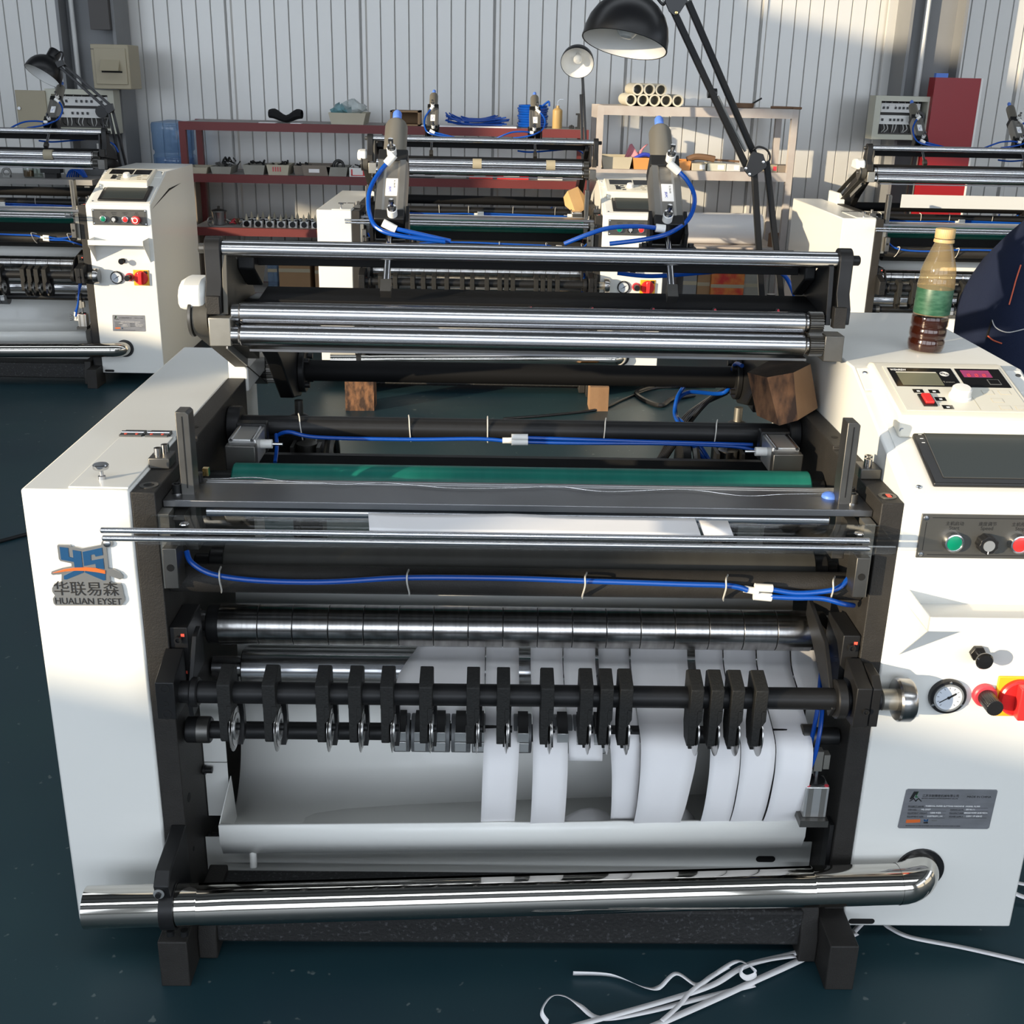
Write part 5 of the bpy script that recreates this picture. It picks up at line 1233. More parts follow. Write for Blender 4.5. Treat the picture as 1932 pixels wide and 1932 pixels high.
plate(L1, [(1404, 322), (1414, 294), (1421, 285), (1440, 291), (1447, 312), (1445, 317), (1420, 334), (1413, 333)], Yj-0.012, 0.004)
plate(L1, [(1404, 322), (1414, 294), (1421, 285), (1440, 291), (1447, 312), (1445, 317), (1420, 334), (1413, 333)], Yj+0.030, 0.004)
plate(L1, [(1252, -12), (1296, -12), (1297, 2), (1282, 25), (1272, 30), (1262, 22), (1255, 5)], Yh-0.012, 0.004)
for (x_, y_) in ((1440, 306), (1407, 318), (1414, 329)):
    MB().lathe([(0.0035, 0), (0.003, 0.0015), (0, 0.002)], at(x_, y_, Yj-0.0142), PL, 12).build('joint_screw', 'chrome', L1)
MB().lathe([(0.0035, 0), (0.003, 0.0015), (0, 0.002)], at(1276, 24, Yh-0.0142), PL, 12).build('joint_screw', 'brass', L1)
MB().tube([at(1420, 283, Yj+0.01), at(1432, 277, Yj+0.01), at(1447, 283, Yj+0.01), at(1453, 297, Yj+0.01), at(1446, 312, Yj+0.01)], 0.0022, 8, 6).build('lamp_cord', 'lamp_black', L1)
MB().tube([at(1238, -6, Yh), at(1250, 8, Yh-0.01), at(1256, 3, Yh), at(1262, -8, Yh)], 0.003, 8, 6).build('lamp_cord', 'lamp_black', L1)
MB().cyl(at(1335, 176, Yh+0.035), at(1352, 176, Yh+0.035), 0.0095, 12).build('spring_stop', 'lamp_black', L1)
for dd_ in (0.0, 0.012):
    a_ = at(1354, 182, Yh+0.03+dd_); b_ = at(1406, 285, Yj+dd_)
    MB().cyl(a_, b_, 0.0032, 8).build('spring', 'junk_grey', L1)
MB().cyl(at(1455, 555, Yb), V(bs.x, Yb, 0.70), 0.010, 14).build('lamp_post', 'lamp_black', L1)
MB().box(bs.x-0.03, bs.x+0.03, Yb-0.03, Yb+0.03, 0.668, 0.70).build('lamp_clamp', 'lamp_black', L1, bevel=0.003)
Y2 = 6.25
b2 = at(1107, 345, Y2); b2.z = 0.82
L2 = lamp(at(1089, 119, Y2-0.05), (-0.12, -0.80, -0.50), 0.083, 0.03,
          [(at(1097, 110, Y2+0.12), at(1101, 178, Y2+0.12), 0), (at(1101, 178, Y2+0.12), at(1108, 340, Y2+0.05), 0), (at(1096, 178, Y2+0.12), at(1100, 340, Y2+0.05), 0)],
          b2, 'small looking black lamp facing the camera above the middle machine', tube=0.007)
Y3 = 5.95
b3 = at(240, 335, Y3); b3.z = 0.95
L3 = lamp(at(80, 143, Y3), (-0.40, -0.42, -0.80), 0.088, 0.035,
          [(at(107, 121, Y3), at(203, 207, Y3), 0), (at(118, 120, Y3+0.02), at(210, 200, Y3+0.02), 0), (at(204, 205, Y3), at(232, 332, Y3), 0), (at(212, 205, Y3+0.02), at(243, 332, Y3+0.02), 0)],
          b3, 'black adjustable lamp at the far left with its white lining lit by the sun', tube=0.006, bulb=False)
MB().tube([at(103, 105, Y3), at(112, 98, Y3), at(119, 101, Y3), at(116, 113, Y3)], 0.004, 8, 6).build('lamp_cord', 'lamp_black', L3)
plate(L3, [(200, 198), (212, 195), (216, 208), (206, 215), (199, 209)], Y3-0.01, 0.02)
plate(L3, [(104, 117), (118, 113), (124, 122), (110, 128)], Y3-0.01, 0.02)
# ------------------------------------------------------------------ wall fittings
def tbox(name, x0, x1, y0, y1, z0, z1, m, label, cat, bevel=0.004):
    return tag(MB().box(x0, x1, y0, y1, z0, z1).build(name, m, bevel=bevel), label, cat)
a_ = at(205, 165, 7.05)
e = empty('switch_box', (-2.15, 7.12, 1.265), 'beige steel switch box with a lifted flap, high on the left wall column', 'switch box')
MB().box(-2.255, -2.045, 6.98, 7.19, 1.275, 1.510).build('box_body', 'box_beige', e, bevel=0.004)
MB().box(-2.235, -2.060, 6.972, 6.98, 1.300, 1.49).build('box_door', 'box_beige', e, bevel=0.002)
MB().prism([(6.972, 1.43), (6.972, 1.375), (6.93, 1.372)], 'x', -2.20, -2.095).build('flap', 'box_beige', e)
MB().box(-2.20, -2.085, 6.969, 6.972, 1.362, 1.371).build('flap_slot', 'hole_black', e)
MB().box(-2.255, -2.065, 6.979, 6.983, 1.482, 1.486).build('door_gap', 'trunking', e)
def breaker(x0, x1, z0, z1, yf, label, door, plug):
    e = empty('breaker_box', ((x0+x1)/2, yf+0.06, z0), label, 'breaker box')
    f = 0.035
    fm = MB()
    fm.box(x0, x1, yf, yf+0.12, z1-f*0.8, z1).box(x0, x1, yf, yf+0.12, z0, z0+f*0.8).box(x0, x0+f, yf, yf+0.12, z0+f*0.8, z1-f*0.8).box(x1-f, x1, yf, yf+0.12, z0+f*0.8, z1-f*0.8)
    fm.build('box_frame', 'box_cream', e)
    MB().box(x0+f, x1-f, yf+0.10, yf+0.115, z0+f*0.8, z1-f*0.8).build('back_panel', 'trunking', e)
    w = x1-x0-2*f; xi = x0+f; h = z1-z0-1.6*f; zi = z0+f*0.8
    for rr in (0.30, 0.66):
        MB().box(xi+0.02, xi+w-0.02, yf+0.06, yf+0.10, zi+h*rr, zi+h*rr+0.05).build('breaker_row', 'wall_sheet', e)
        n = 9
        for k in range(n):
            if (k*7+int(rr*10)) % 5 == 0: continue
            MB().box(xi+0.03+k*(w-0.06)/n, xi+0.03+k*(w-0.06)/n+0.010, yf+0.05, yf+0.06, zi+h*rr+0.018, zi+h*rr+0.032).build('breaker_switch', 'black_plastic', e)
    for k in range(12):
        xx = xi+0.03+k*(w-0.06)/11
        MB().tube([(xx, yf+0.07, zi+h*0.30), (xx+0.006*math.sin(k), yf+0.06, zi+h*0.16), (xx+0.01*math.cos(k*2), yf+0.08, zi+0.01)], 0.0025, 6, 4).build('wire', 'conduit' if k % 3 else 'black_plastic', e)
        MB().tube([(xx, yf+0.07, zi+h*0.66+0.05), (xx+0.006*math.cos(k), yf+0.06, zi+h*0.86), (xx, yf+0.08, zi+h*0.97)], 0.0022, 6, 4).build('wire', 'conduit' if k % 2 else 'trunking', e)
    if door:
        MB().box(x0-0.165, x0+0.006, yf-0.012, yf, z0+0.012, z1-0.01).build('open_door', 'box_beige', e, bevel=0.002)
        MB().cyl((x0-0.148, yf-0.012, z0+0.13), (x0-0.148, yf-0.022, z0+0.13), 0.009, 14).build('door_lock', 'chrome', e)
    if plug:
        px_, pz_ = plug
        MB().cyl((px_, yf+0.06, pz_), (px_, yf-0.01, pz_), 0.035, 16).build('plug', 'black_plastic', e)
        MB().tube([(px_, yf, pz_-0.03), (px_+0.004, yf-0.005, pz_-0.12), (px_, yf+0.02, z0-0.3), (px_+0.03, yf+0.03, z0-0.7)], 0.007, 8, 5).build('plug_cord', 'black_plastic', e)
    else:
        pass
    return e
breaker(-2.565, -2.175, 1.030, 1.268, 7.06, 'open breaker box with its door swung left, behind the left machine', True, (-2.25, 1.15))
breaker(2.215, 2.555, 1.090, 1.330, 7.06, 'open breaker box beside the red panel at the right', False, (2.475, 1.215))
e = empty('wall_socket', (-2.33, 7.30, 0.88), 'white wall socket with a plug below the left breaker box', 'socket')
MB().box(-2.375, -2.295, 7.29, 7.33, 0.888, 0.962).build('socket_plate', 'white_plastic', e, bevel=0.003)
for q_ in (-0.012, 0.012): MB().box(-2.335+q_-0.003, -2.335+q_+0.003, 7.288, 7.29, 0.94, 0.948).build('socket_hole', 'hole_black', e)
MB().cyl((-2.33, 7.29, 0.912), (-2.33, 7.262, 0.912), 0.016, 16).build('plug', 'white_plastic', e)
MB().tube([(-2.33, 7.265, 0.90), (-2.328, 7.262, 0.82), (-2.30, 7.28, 0.70)], 0.005, 8, 5).build('plug_cord', 'conduit', e)
e = empty('display_board', (2.67, 7.15, 0.0), 'tall red panel with a white edge leaning on the right wall', 'panel')
MB().box(2.560, 2.795, 7.02, 7.05, 0.02, 1.435).build('panel_board', 'panel_red', e)
MB().box(2.530, 2.560, 7.02, 7.12, 0.02, 1.435).build('panel_side', 'panel_red', e)
MB().box(2.795, 2.806, 7.018, 7.052, 0.02, 1.435).build('edge_strip', 'white_plastic', e)
MB().box(2.530, 2.600, 7.018, 7.05, 1.435, 1.458).build('edge_strip', 'blue_cap', e)
# ------------------------------------------------------------------ water jug behind the red rack
jp = at(328, 330, 7.22); jz = 0.83
e = empty('water_jug', (jp.x, 7.27, jz), 'blue water jug standing beside the left end of the red rack', 'jug')
MB().lathe([(0.085, 0), (0.118, 0.012), (0.122, 0.03), (0.122, 0.075), (0.113, 0.085), (0.113, 0.10), (0.122, 0.11), (0.122, 0.20), (0.124, 0.215), (0.124, 0.25), (0.118, 0.262), (0.05, 0.272), (0.03, 0.276)], (jp.x, 7.27, jz), (0, 0, 1), 36).build('jug_body', 'jug_blue', e, ang=50)
MB().lathe([(0.10, 0.004), (0.112, 0.02), (0.112, 0.06), (0, 0.062)], (jp.x, 7.27, jz), (0, 0, 1), 28).build('jug_base', 'jug_blue', e)
tag(MB().box(jp.x-0.17, jp.x+0.15, 7.12, 7.44, 0.0, jz-0.001).build('jug_stand', 'bin_brown', bevel=0.004), 'dark crate under the blue water jug', 'crate')
# ------------------------------------------------------------------ racks
def rack(name, xs_, yf, dep, levels, m, label, cat='rack', pw=0.036, bh=0.045, board='board_grey', ztop=None):
    e = empty(name, ((xs_[0]+xs_[-1])/2, yf+dep/2, 0), label, cat)
    zt = levels[-1]
    for x_ in xs_:
        for yy in (yf, yf+dep-pw):
            MB().box(x_-pw/2, x_+pw/2, yy, yy+pw, 0, zt).build('post', m, e)
    for z_ in levels:
        for i in range(len(xs_)-1):
            x0, x1 = xs_[i]+pw/2, xs_[i+1]-pw/2
            MB().box(x0, x1, yf, yf+0.03, z_-bh, z_).build('front_rail', m, e)
            MB().box(x0, x1, yf+dep-0.03, yf+dep, z_-bh, z_).build('rear_rail', m, e)
            MB().box(x0, x1, yf+0.03, yf+dep-0.03, z_-0.012, z_).build('shelf_board', board, e)
    return e
RF, RD = 6.85, 0.42
T1, M1, B1 = 1.115, 0.833, 0.535
rack('red_rack', [-1.745, -0.600, 0.525], RF, RD, [0.16, B1, M1, T1], 'rack_red', 'dark red steel shelving rack against the back wall, two bays wide')
T2, M2, B2 = 1.248, 0.905, 0.48
rack('grey_rack', [0.605, 1.705], RF, RD, [0.12, B2, M2, T2], 'rack_grey', 'worn grey painted shelving rack right of the red one', bh=0.05, board='rack_grey')
# things on the racks; helpers place them by their left and right edge on a shelf
def span(px0, px1, py, Y_): return at(px0, py, Y_).x, at(px1, py, Y_).x
def tub(px0, px1, py, z, h, m, label, Y_=6.90, dep=0.20, taper=0.85, group='storage bins on the racks', name='storage_bin'):
    x0, x1 = span(px0, px1, py, Y_); w = x1-x0; c_ = (x0+x1)/2; t = 0.006
    mb = MB()
    def ring_(k, zz, inset): return [V(c_-(w/2)*k+inset, Y_+inset, zz), V(c_+(w/2)*k-inset, Y_+inset, zz), V(c_+(w/2)*k-inset, Y_+dep-inset, zz), V(c_-(w/2)*k+inset, Y_+dep-inset, zz)]
    vs = ring_(taper, z, 0.0)+ring_(1, z+h, 0)+ring_(1, z+h, t)+ring_(taper, z+t, t)
    fs = [(3, 2, 1, 0)]+[(i, (i+1) % 4, 4+(i+1) % 4, 4+i) for i in range(4)]+[(4+i, 4+(i+1) % 4, 8+(i+1) % 4, 8+i) for i in range(4)]+[(8+i, 8+(i+1) % 4, 12+(i+1) % 4, 12+i) for i in range(4)]+[(12, 13, 14, 15)]
    mb._add(vs, fs)
    return tag(mb.build(name, m), label, 'bin', group)
def heap(px0, px1, py, z, h, m, label, Y_=6.95, n=9, name='loose_part', seed=1, cat='part', group=None, r=0.012):
    """one irregular lump of metal ware: several short rods and rings forming one tangled thing"""
    rnd = random.Random(seed); x0, x1 = span(px0, px1, py, Y_)
    mb = MB()
    for k in range(n):
        c_ = V(x0+(x1-x0)*rnd.random(), Y_+0.03+0.08*rnd.random(), z+h*(0.1+0.6*rnd.random()))
        d_ = V(rnd.uniform(-1, 1), rnd.uniform(-0.4, 0.4), rnd.uniform(-0.5, 0.8)).normalized()
        if k % 3 == 0: mb.ring(r*0.6, r*1.2, r*0.6, c_, d_, 12)
        else: mb.cyl(c_-d_*r*1.6, c_+d_*r*1.6, r*rnd.uniform(0.35, 0.7), 8)
    return tag(mb.build(name, m), label, cat, group)
# red rack, top shelf
x0, x1 = span(503, 565, 225, 6.9)
rows = []
for k in range(13):
    u = k/12; r_ = []
    for i in range(10):
        a_ = 2*math.pi*i/9
        rad = (0.020+0.018*abs(math.cos(u*math.pi))**1.5)*(0.35+0.65*math.sin(math.pi*min(max(u, 0.04), 0.96))**0.4)
        r_.append(V(x0+(x1-x0)*u, 7.0+rad*2.2*math.cos(a_), T1+rad+rad*math.sin(a_)+0.022*abs(math.cos(u*math.pi))**2))
    rows.append(r_)
tag(MB().grid(rows).build('black_cloth', 'cloth_black'), 'rolled black cloth lying on the top shelf of the red rack', 'cloth')
for (pa_, pb_, lab) in ((488, 520, 'white paper slip under the left end of the black cloth'), (548, 568, 'white paper slip under the right end of the black cloth')):
    x0, x1 = span(pa_, pb_, 230, 6.87); tag(MB().box(x0, x1, 6.86, 6.93, T1, T1+0.003).build('paper_slip', 'paper'), lab, 'paper')
tub(619, 690, 210, T1, 0.062, 'bin_beige', 'beige plastic bin full of plastic bags on the top shelf of the red rack', dep=0.28)
def bag(px0, px1, py, z, h, m, label, seed):
    rnd = random.Random(seed); x0, x1 = span(px0, px1, py, 6.98); mb = MB(); rows = []
    for i in range(7):
        v_ = i/6; r_ = []
        for k in range(13):
            a_ = 2*math.pi*k/12; rr = math.sin(math.pi*(0.12+0.85*v_))*(0.75+0.5*rnd.random())
            r_.append(V((x0+x1)/2+(x1-x0)/2*rr*math.cos(a_), 7.02+0.09*rr*math.sin(a_), z+h*v_+0.01*rnd.uniform(-1, 1)))
        r_[-1] = r_[0]; rows.append(r_)
    return tag(MB().grid(rows).build('plastic_bag', m, ang=20), label, 'bag')
bag(622, 660, 208, T1+0.045, 0.065, 'bag_teal', 'teal tinted plastic bag bulging from the beige bin', 3)
bag(640, 690, 208, T1+0.045, 0.085, 'bag_clear', 'clear plastic bag bulging from the beige bin', 5)
x0, x1 = span(736, 792, 215, 6.9)
e = empty('wooden_box', ((x0+x1)/2, 7.0, T1), 'brown wooden box open to the front on the top shelf of the red rack', 'box')
for b_ in ((x0, x1, 6.9, 7.1, T1, T1+0.008), (x0, x1, 6.9, 7.1, T1+0.072, T1+0.08), (x0, x0+0.012, 6.9, 7.1, T1, T1+0.08), (x1-0.012, x1, 6.9, 7.1, T1, T1+0.08), (x0, x1, 7.09, 7.1, T1, T1+0.08)):
    MB().box(*b_).build('board', 'cardboard', e)
x0, x1 = span(795, 975, 230, 6.88)
tag(MB().box(x0, x1, 6.87, 7.2, T1, T1+0.006).build('white_sheet', 'paper'), 'white sheet of paper under the blue hoses on the red rack', 'paper')
rnd = random.Random(11)
mb = MB()
x0, x1 = span(838, 962, 215, 6.95)
for k in range(22):
    u0 = rnd.uniform(0.0, 0.25); u1 = rnd.uniform(0.7, 1.0); zz = T1+0.012+rnd.random()*0.035; yy = 6.92+0.12*rnd.random()
    mb.tube([(x0+(x1-x0)*u0, yy, zz+rnd.uniform(0, 0.04)), (x0+(x1-x0)*(u0+0.15), yy, zz), (x0+(x1-x0)*0.55, yy+0.02, zz-0.004), (x0+(x1-x0)*u1, yy, zz+rnd.uniform(-0.005, 0.02))], 0.0042, 6, 4)
tag(mb.build('hose_bundle', 'blue_hose'), 'tied bundle of blue hose offcuts on the top shelf of the red rack', 'hose')
x0, x1 = span(977, 1036, 210, 6.92)
e = empty('hose_coil', ((x0+x1)/2, 7.02, T1), 'upright coil of dark blue hose beside the oil can on the red rack', 'hose')
for k in range(9):
    MB().torus(((x0+x1)/2, 7.02, T1+0.010+k*0.0135), (0, 0, 1), (x1-x0)/2-0.008+0.004*math.sin(k*2.1), 0.0072, 30, 6).build('hose_turn', 'blue_hose', e)
MB().tube([((x0+x1)/2+0.05, 6.95, T1+0.12), ((x0+x1)/2+0.085, 6.94, T1+0.145), ((x0+x1)/2+0.09, 6.94, T1+0.12)], 0.006, 8, 5).build('hose_end', 'blue_hose', e)
ox = at(1052, 220, 6.95).x
e = empty('oil_can', (ox, 6.97, T1), 'brown oil can with a bent spout on the top shelf of the red rack', 'oil can')
MB().lathe([(0.027, 0), (0.028, 0.003), (0.028, 0.098), (0.022, 0.106), (0.010, 0.112), (0.010, 0.124), (0, 0.125)], (ox, 6.97, T1), (0, 0, 1), 24).build('can_body', 'oil_can', e)
MB().tube([(ox, 6.97, T1+0.12), (ox, 6.97, T1+0.145), (ox+0.012, 6.97, T1+0.158), (ox+0.034, 6.97, T1+0.158)], 0.0022, 6, 4).build('spout', 'chrome', e)
for px_, lab in ((1079, 'small black nut on the top shelf of the red rack'), (1094, 'black metal bracket at the right end of the red rack top shelf')):
    p = at(px_, 225, 6.95)
    if px_ < 1085: tag(MB().box(p.x-0.014, p.x+0.014, 6.95, 6.97, T1, T1+0.018).ring(0.006, 0.011, 0.004, (p.x, 6.95, T1+0.012), PL, 12).build('metal_part', 'junk_dark'), lab, 'part')
    else: tag(MB().box(p.x-0.022, p.x+0.022, 6.95, 6.98, T1, T1+0.012).box(p.x-0.012, p.x+0.012, 6.955, 6.975, T1+0.012, T1+0.075).box(p.x-0.022, p.x+0.008, 6.95, 6.98, T1+0.075, T1+0.085).build('metal_part', 'junk_dark'), lab, 'part')
# red rack, middle shelf
bins = [(350, 392, 'bin_beige', 0.034, 'low cream bin at the left end of the red rack middle shelf'), (397, 437, 'bin_grey', 0.040, 'grey bin of small parts, second from the left on the middle shelf'),
        (458, 500, 'bin_grey', 0.052, 'pale grey bin on the middle shelf, third from the left'), (503, 546, 'bin_beige', 0.056, 'beige bin with red marks on the middle shelf'),
        (554, 582, 'bin_brown', 0.050, 'dark narrow bin half behind the brown bin on the middle shelf'), (569, 624, 'bin_brown', 0.058, 'brown bin with a white label on the middle shelf'),
        (616, 656, 'bin_grey', 0.050, 'grey bin with coiled wire on the middle shelf'), (659, 693, 'white_plastic', 0.048, 'white box with red print at the right of the middle shelf bins')]
HEAPL = {1: 'grey metal parts in the second bin on the middle shelf', 2: 'dark metal parts in the pale grey third bin', 3: 'dark metal parts in the beige bin with red marks', 4: 'dark metal parts in the narrow dark bin', 7: 'black parts in the white box with red print'}
for k, (a_, b_, m_, h_, lab) in enumerate(bins):
    t_ = tub(a_, b_, 325, M1, h_, m_, lab, taper=0.84 if k < 7 else 1.0, Y_=6.93 if k == 4 else 6.875, dep=0.2)
    if k == 7:
        x0, x1 = span(a_, b_, 325, 6.875)
        for (u0, u1, v0, v1) in ((0.10, 0.18, 0.1, 0.85), (0.75, 0.90, 0.1, 0.85), (0.10, 0.75, 0.1, 0.2)):
            MB().box(x0+(x1-x0)*u0, x0+(x1-x0)*u1, 6.8735, 6.875, M1+h_*v0, M1+h_*v1).build('red_print', 'red_plastic', t_)
    if k == 5:
        x0, x1 = span(583, 603, 325, 6.88); MB().box(x0, x1, 6.8720, 6.8745, M1+0.018, M1+0.038).build('paper_label', 'paper', t_)
    if k == 3:
        x0, x1 = span(515, 533, 325, 6.88)
        for q_ in range(4): MB().box(x0+(x1-x0)*q_/4, x0+(x1-x0)*q_/4+0.006, 6.8720, 6.8745, M1+0.02, M1+0.045).build('red_mark', 'red_dull', t_)
    if k in (1, 2, 3, 4, 7): heap(a_+5, b_-5, 320, M1+h_*0.75, 0.03, 'junk_dark' if k != 1 else 'junk_grey', HEAPL[k], seed=k+20, r=0.010, n=8, group='metal parts in the bins')
p = at(638, 318, 6.95)
tag(MB().torus((p.x, 6.97, M1+0.052), (0.1, -1, 0.1), 0.028, 0.008, 24, 6).torus((p.x+0.01, 6.985, M1+0.05), (0.2, -1, 0.0), 0.020, 0.005, 24, 6).build('wire_coil', 'junk_dark'), 'coil of dark wire standing in the grey bin on the middle shelf', 'wire')
heap(420, 448, 308, M1+0.04, 0.05, 'junk_dark', 'tangle of dark fittings above the second bin on the middle shelf', seed=44, r=0.011, n=10)
for (a_, b_, m_, lab) in ((770, 815, 'black_plastic', 'black carton on the right bay of the red rack middle shelf, leftmost'), (820, 880, 'bin_grey', 'dark grey carton on the right bay of the red rack middle shelf'), (885, 930, 'red_plastic', 'red carton on the right bay middle shelf, left of two'), (938, 998, 'red_plastic', 'longer red carton on the right bay middle shelf, right of two'), (1015, 1062, 'wall_plain', 'grey carton at the right end of the red rack middle shelf')):
    x0, x1 = span(a_, b_, 330, 6.9); b3_ = MB().box(x0, x1, 6.9, 7.05, M1, M1+0.035).build('carton', m_, bevel=0.002); tag(b3_, lab, 'carton', 'cartons on the red rack')
    MB().box(x0+(x1-x0)*0.2, x0+(x1-x0)*0.7, 6.8985, 6.9, M1+0.012, M1+0.022).build('print', 'ink_white' if m_ != 'wall_plain' else 'junk_grey', b3_)
# red rack, lower shelf: pot and rows of regulators
p = at(409, 430, 6.9)
e = empty('metal_pot', (p.x, 6.98, B1), 'shiny steel pot with a lid at the left end of the red rack lower shelf', 'pot')
MB().lathe([(0.026, 0), (0.034, 0.004), (0.043, 0.075), (0.045, 0.078)], (p.x, 6.98, B1), (0, 0, 1), 28).build('pot_body', 'chrome', e)
MB().lathe([(0.047, 0.078), (0.045, 0.083), (0.02, 0.092), (0.007, 0.094), (0.009, 0.106), (0, 0.108)], (p.x, 6.98, B1), (0, 0, 1), 28).build('pot_lid', 'steel_dark', e)
p = at(397, 430, 6.88)
tag(MB().torus((p.x, 6.90, B1+0.028), (0.9, -0.5, 0), 0.026, 0.0045, 24, 6).cyl((p.x-0.022, 6.91, B1+0.028), (p.x+0.004, 6.90, B1+0.028), 0.009, 10).build('hand_wheel', 'junk_grey'), 'small hand wheel lying in front of the steel pot', 'hand wheel')
for k in range(4):
    heap(424+9*k, 431+9*k, 425, B1, 0.045, ('junk_grey', 'red_dull', 'junk_brown', 'junk_grey')[k], ('grey fitting beside the steel pot', 'reddish fitting, second right of the steel pot', 'brown fitting, third right of the steel pot', 'grey fitting, fourth right of the steel pot')[k], seed=60+k, r=0.009, n=6, group='small fittings on the lower shelf')
reg0 = None
spots = [(466+21.6*k, 6.89) for k in range(7)]+[(476+21.6*k, 7.0) for k in range(6)]
for i, (px_, Y_) in enumerate(spots):
    p = at(px_, 430, Y_)
    if reg0 is None:
        e = empty('air_regulator', (p.x, Y_, B1), None, 'regulator', 'air regulators on the lower shelf')
        MB().box(p.x-0.026, p.x+0.026, Y_, Y_+0.04, B1, B1+0.040).build('regulator_body', 'aluminium_light', e, bevel=0.003)
        MB().cyl((p.x+0.002, Y_, B1+0.022), (p.x+0.002, Y_-0.018, B1+0.022), 0.0165, 20).build('regulator_dial', 'black_gloss', e)
        MB().lathe([(0.008, 0.040), (0.0085, 0.052), (0.004, 0.066), (0.001, 0.078)], (p.x-0.004, Y_+0.02, B1), (0, 0, 1), 14).build('regulator_tip', 'bin_beige', e)
        for q_ in (-0.018, 0.018): MB().cyl((p.x+q_, Y_+0.005, B1+0.040), (p.x+q_, Y_+0.005, B1+0.046), 0.0045, 10).build('regulator_screw', 'black_metal', e)
        reg0 = e; CH_MAP(True)
    else: e = dup(reg0, (p.x, Y_, B1))
    e['label'] = ('air regulator in the front row, number %s from the steel pot' % ('one two three four five six seven'.split()[i]) if i < 7 else 'air regulator in the rear row, number %s from the steel pot' % ('one two three four five six'.split()[i-7]))
# things low behind the foreground machine
def carton(px0, px1, py0, py1, Y_, dep, m, label, tape=False, name='carton'):
    a_ = at(px0, py1, Y_); b_ = at(px1, py0, Y_)
    o_ = tag(MB().box(a_.x, b_.x, Y_, Y_+dep, max(a_.z, 0), b_.z).build(name, m, bevel=0.003), label, 'carton')
    if tape: MB().box(a_.x, b_.x, Y_-0.0015, Y_, (a_.z+b_.z)/2-0.01, (a_.z+b_.z)/2+0.01).build('tape', 'box_beige', o_)
    return o_
ZL = 0.16
def lowbox(px0, px1, Y_, dep, z0, z1, m, label):
    x0, x1 = span(px0, px1, 515, Y_)
    o_ = tag(MB().box(x0, x1, Y_, Y_+dep, z0, z1).build('carton', m, bevel=0.003), label, 'carton', 'cartons low on the racks')
    MB().box(x0, x1, Y_-0.0012, Y_, z0+(z1-z0)*0.46, z0+(z1-z0)*0.54).build('tape', 'box_beige' if m != 'box_beige' else 'cardboard', o_)
    return o_
lowbox(526, 585, 6.9, 0.3, ZL, 0.42, 'cardboard', 'brown cardboard carton on the bottom shelf of the red rack, left one')
lowbox(594, 640, 6.92, 0.3, ZL, 0.40, 'cardboard', 'brown cardboard carton on the bottom shelf of the red rack, right one')
lowbox(505, 523, 6.95, 0.2, ZL, 0.40, 'jug_blue', 'pale blue carton beside the brown ones on the bottom shelf')
lowbox(1343, 1406, 6.9, 0.3, 0.12, 0.37, 'carton_red', 'red patterned gift carton on the bottom shelf of the grey rack')
lowbox(1405, 1440, 6.92, 0.3, 0.12, 0.38, 'bin_grey', 'grey carton right of the red gift carton')
lowbox(1290, 1316, 6.9, 0.25, 0.12, 0.40, 'column_grey', 'slate grey carton on the bottom shelf of the grey rack')
lowbox(1317, 1342, 6.93, 0.25, 0.12, 0.38, 'cardboard', 'dark cardboard carton left of the red gift carton')
# ------------------------------------------------------------------ grey rack things
def pvc(px_, py_, label, r=0.040):
    p = at(px_, py_, 6.87)
    return tag(MB().ring(r-0.010, r, 0.38, (p.x, 6.87, p.z), (0, 1, 0), 24).build('pvc_pipe', 'pvc'), label, 'pipe', 'stack of pvc pipes')
zt_ = T2+0.034
def pvc2(px_, row, label):
    p = at(px_, 190, 6.87); z_ = T2+0.0325+row*0.056
    return tag(MB().ring(0.024, 0.0325, 0.38, (p.x, 6.865, z_), (0, 1, 0), 26).build('pvc_pipe', 'pvc'), label, 'pipe', 'stack of pvc pipes')
for px_, row, lab in ((1190, 0, 'lower row, leftmost'), (1213, 0, 'lower row, second'), (1235, 0, 'lower row, third'), (1257, 0, 'lower row, fourth'), (1279, 0, 'lower row, rightmost'), (1202, 1, 'upper row, leftmost'), (1224, 1, 'upper row, middle'), (1246, 1, 'upper row, rightmost')):
    pvc2(px_, row, 'short cream pvc pipe on the grey rack top, ' + lab)
x0, x1 = span(1389, 1424, 195, 6.95)
e = empty('rusty_pan', ((x0+x1)/2, 7.0, T2), 'rusty pan with an upturned handle on top of the grey rack', 'pan')
MB().lathe([(0.05, 0), (0.057, 0.003), (0.060, 0.026), (0.056, 0.026), (0.053, 0.005), (0, 0.005)], ((x0+x1)/2, 7.0, T2), (0, 0, 1), 28).build('pan_body', 'junk_brown', e)
MB().tube([((x0+x1)/2+0.05, 7.0, T2+0.024), ((x0+x1)/2+0.10, 6.99, T2+0.055)], 0.005, 8, 0).build('pan_handle', 'junk_dark', e)
x0, x1 = span(1456, 1514, 200, 6.9)
tag(MB().tube([(x0, 6.92, T2+0.008), ((x0+x1)/2, 6.92, T2+0.008), (x1, 6.92, T2+0.006)], 0.007, 8, 3).box(x1-0.05, x1, 6.905, 6.935, T2+0.002, T2+0.012).build('wooden_stick', 'junk_brown'), 'brown stick with a dark end lying on the right end of the grey rack top', 'stick')
tub(1134, 1192, 320, M2, 0.065, 'bin_beige', 'cream bin at the left end of the grey rack middle shelf', dep=0.26)
tub(1193, 1238, 320, M2, 0.063, 'bin_orange', 'orange bin with blue cloth on the grey rack middle shelf, left one', dep=0.26)
tub(1278, 1303, 322, M2, 0.050, 'bin_orange', 'small orange bin on the grey rack middle shelf, right of the cylinder', dep=0.2)
x0, x1 = span(1175, 1212, 300, 6.97)
rows = []
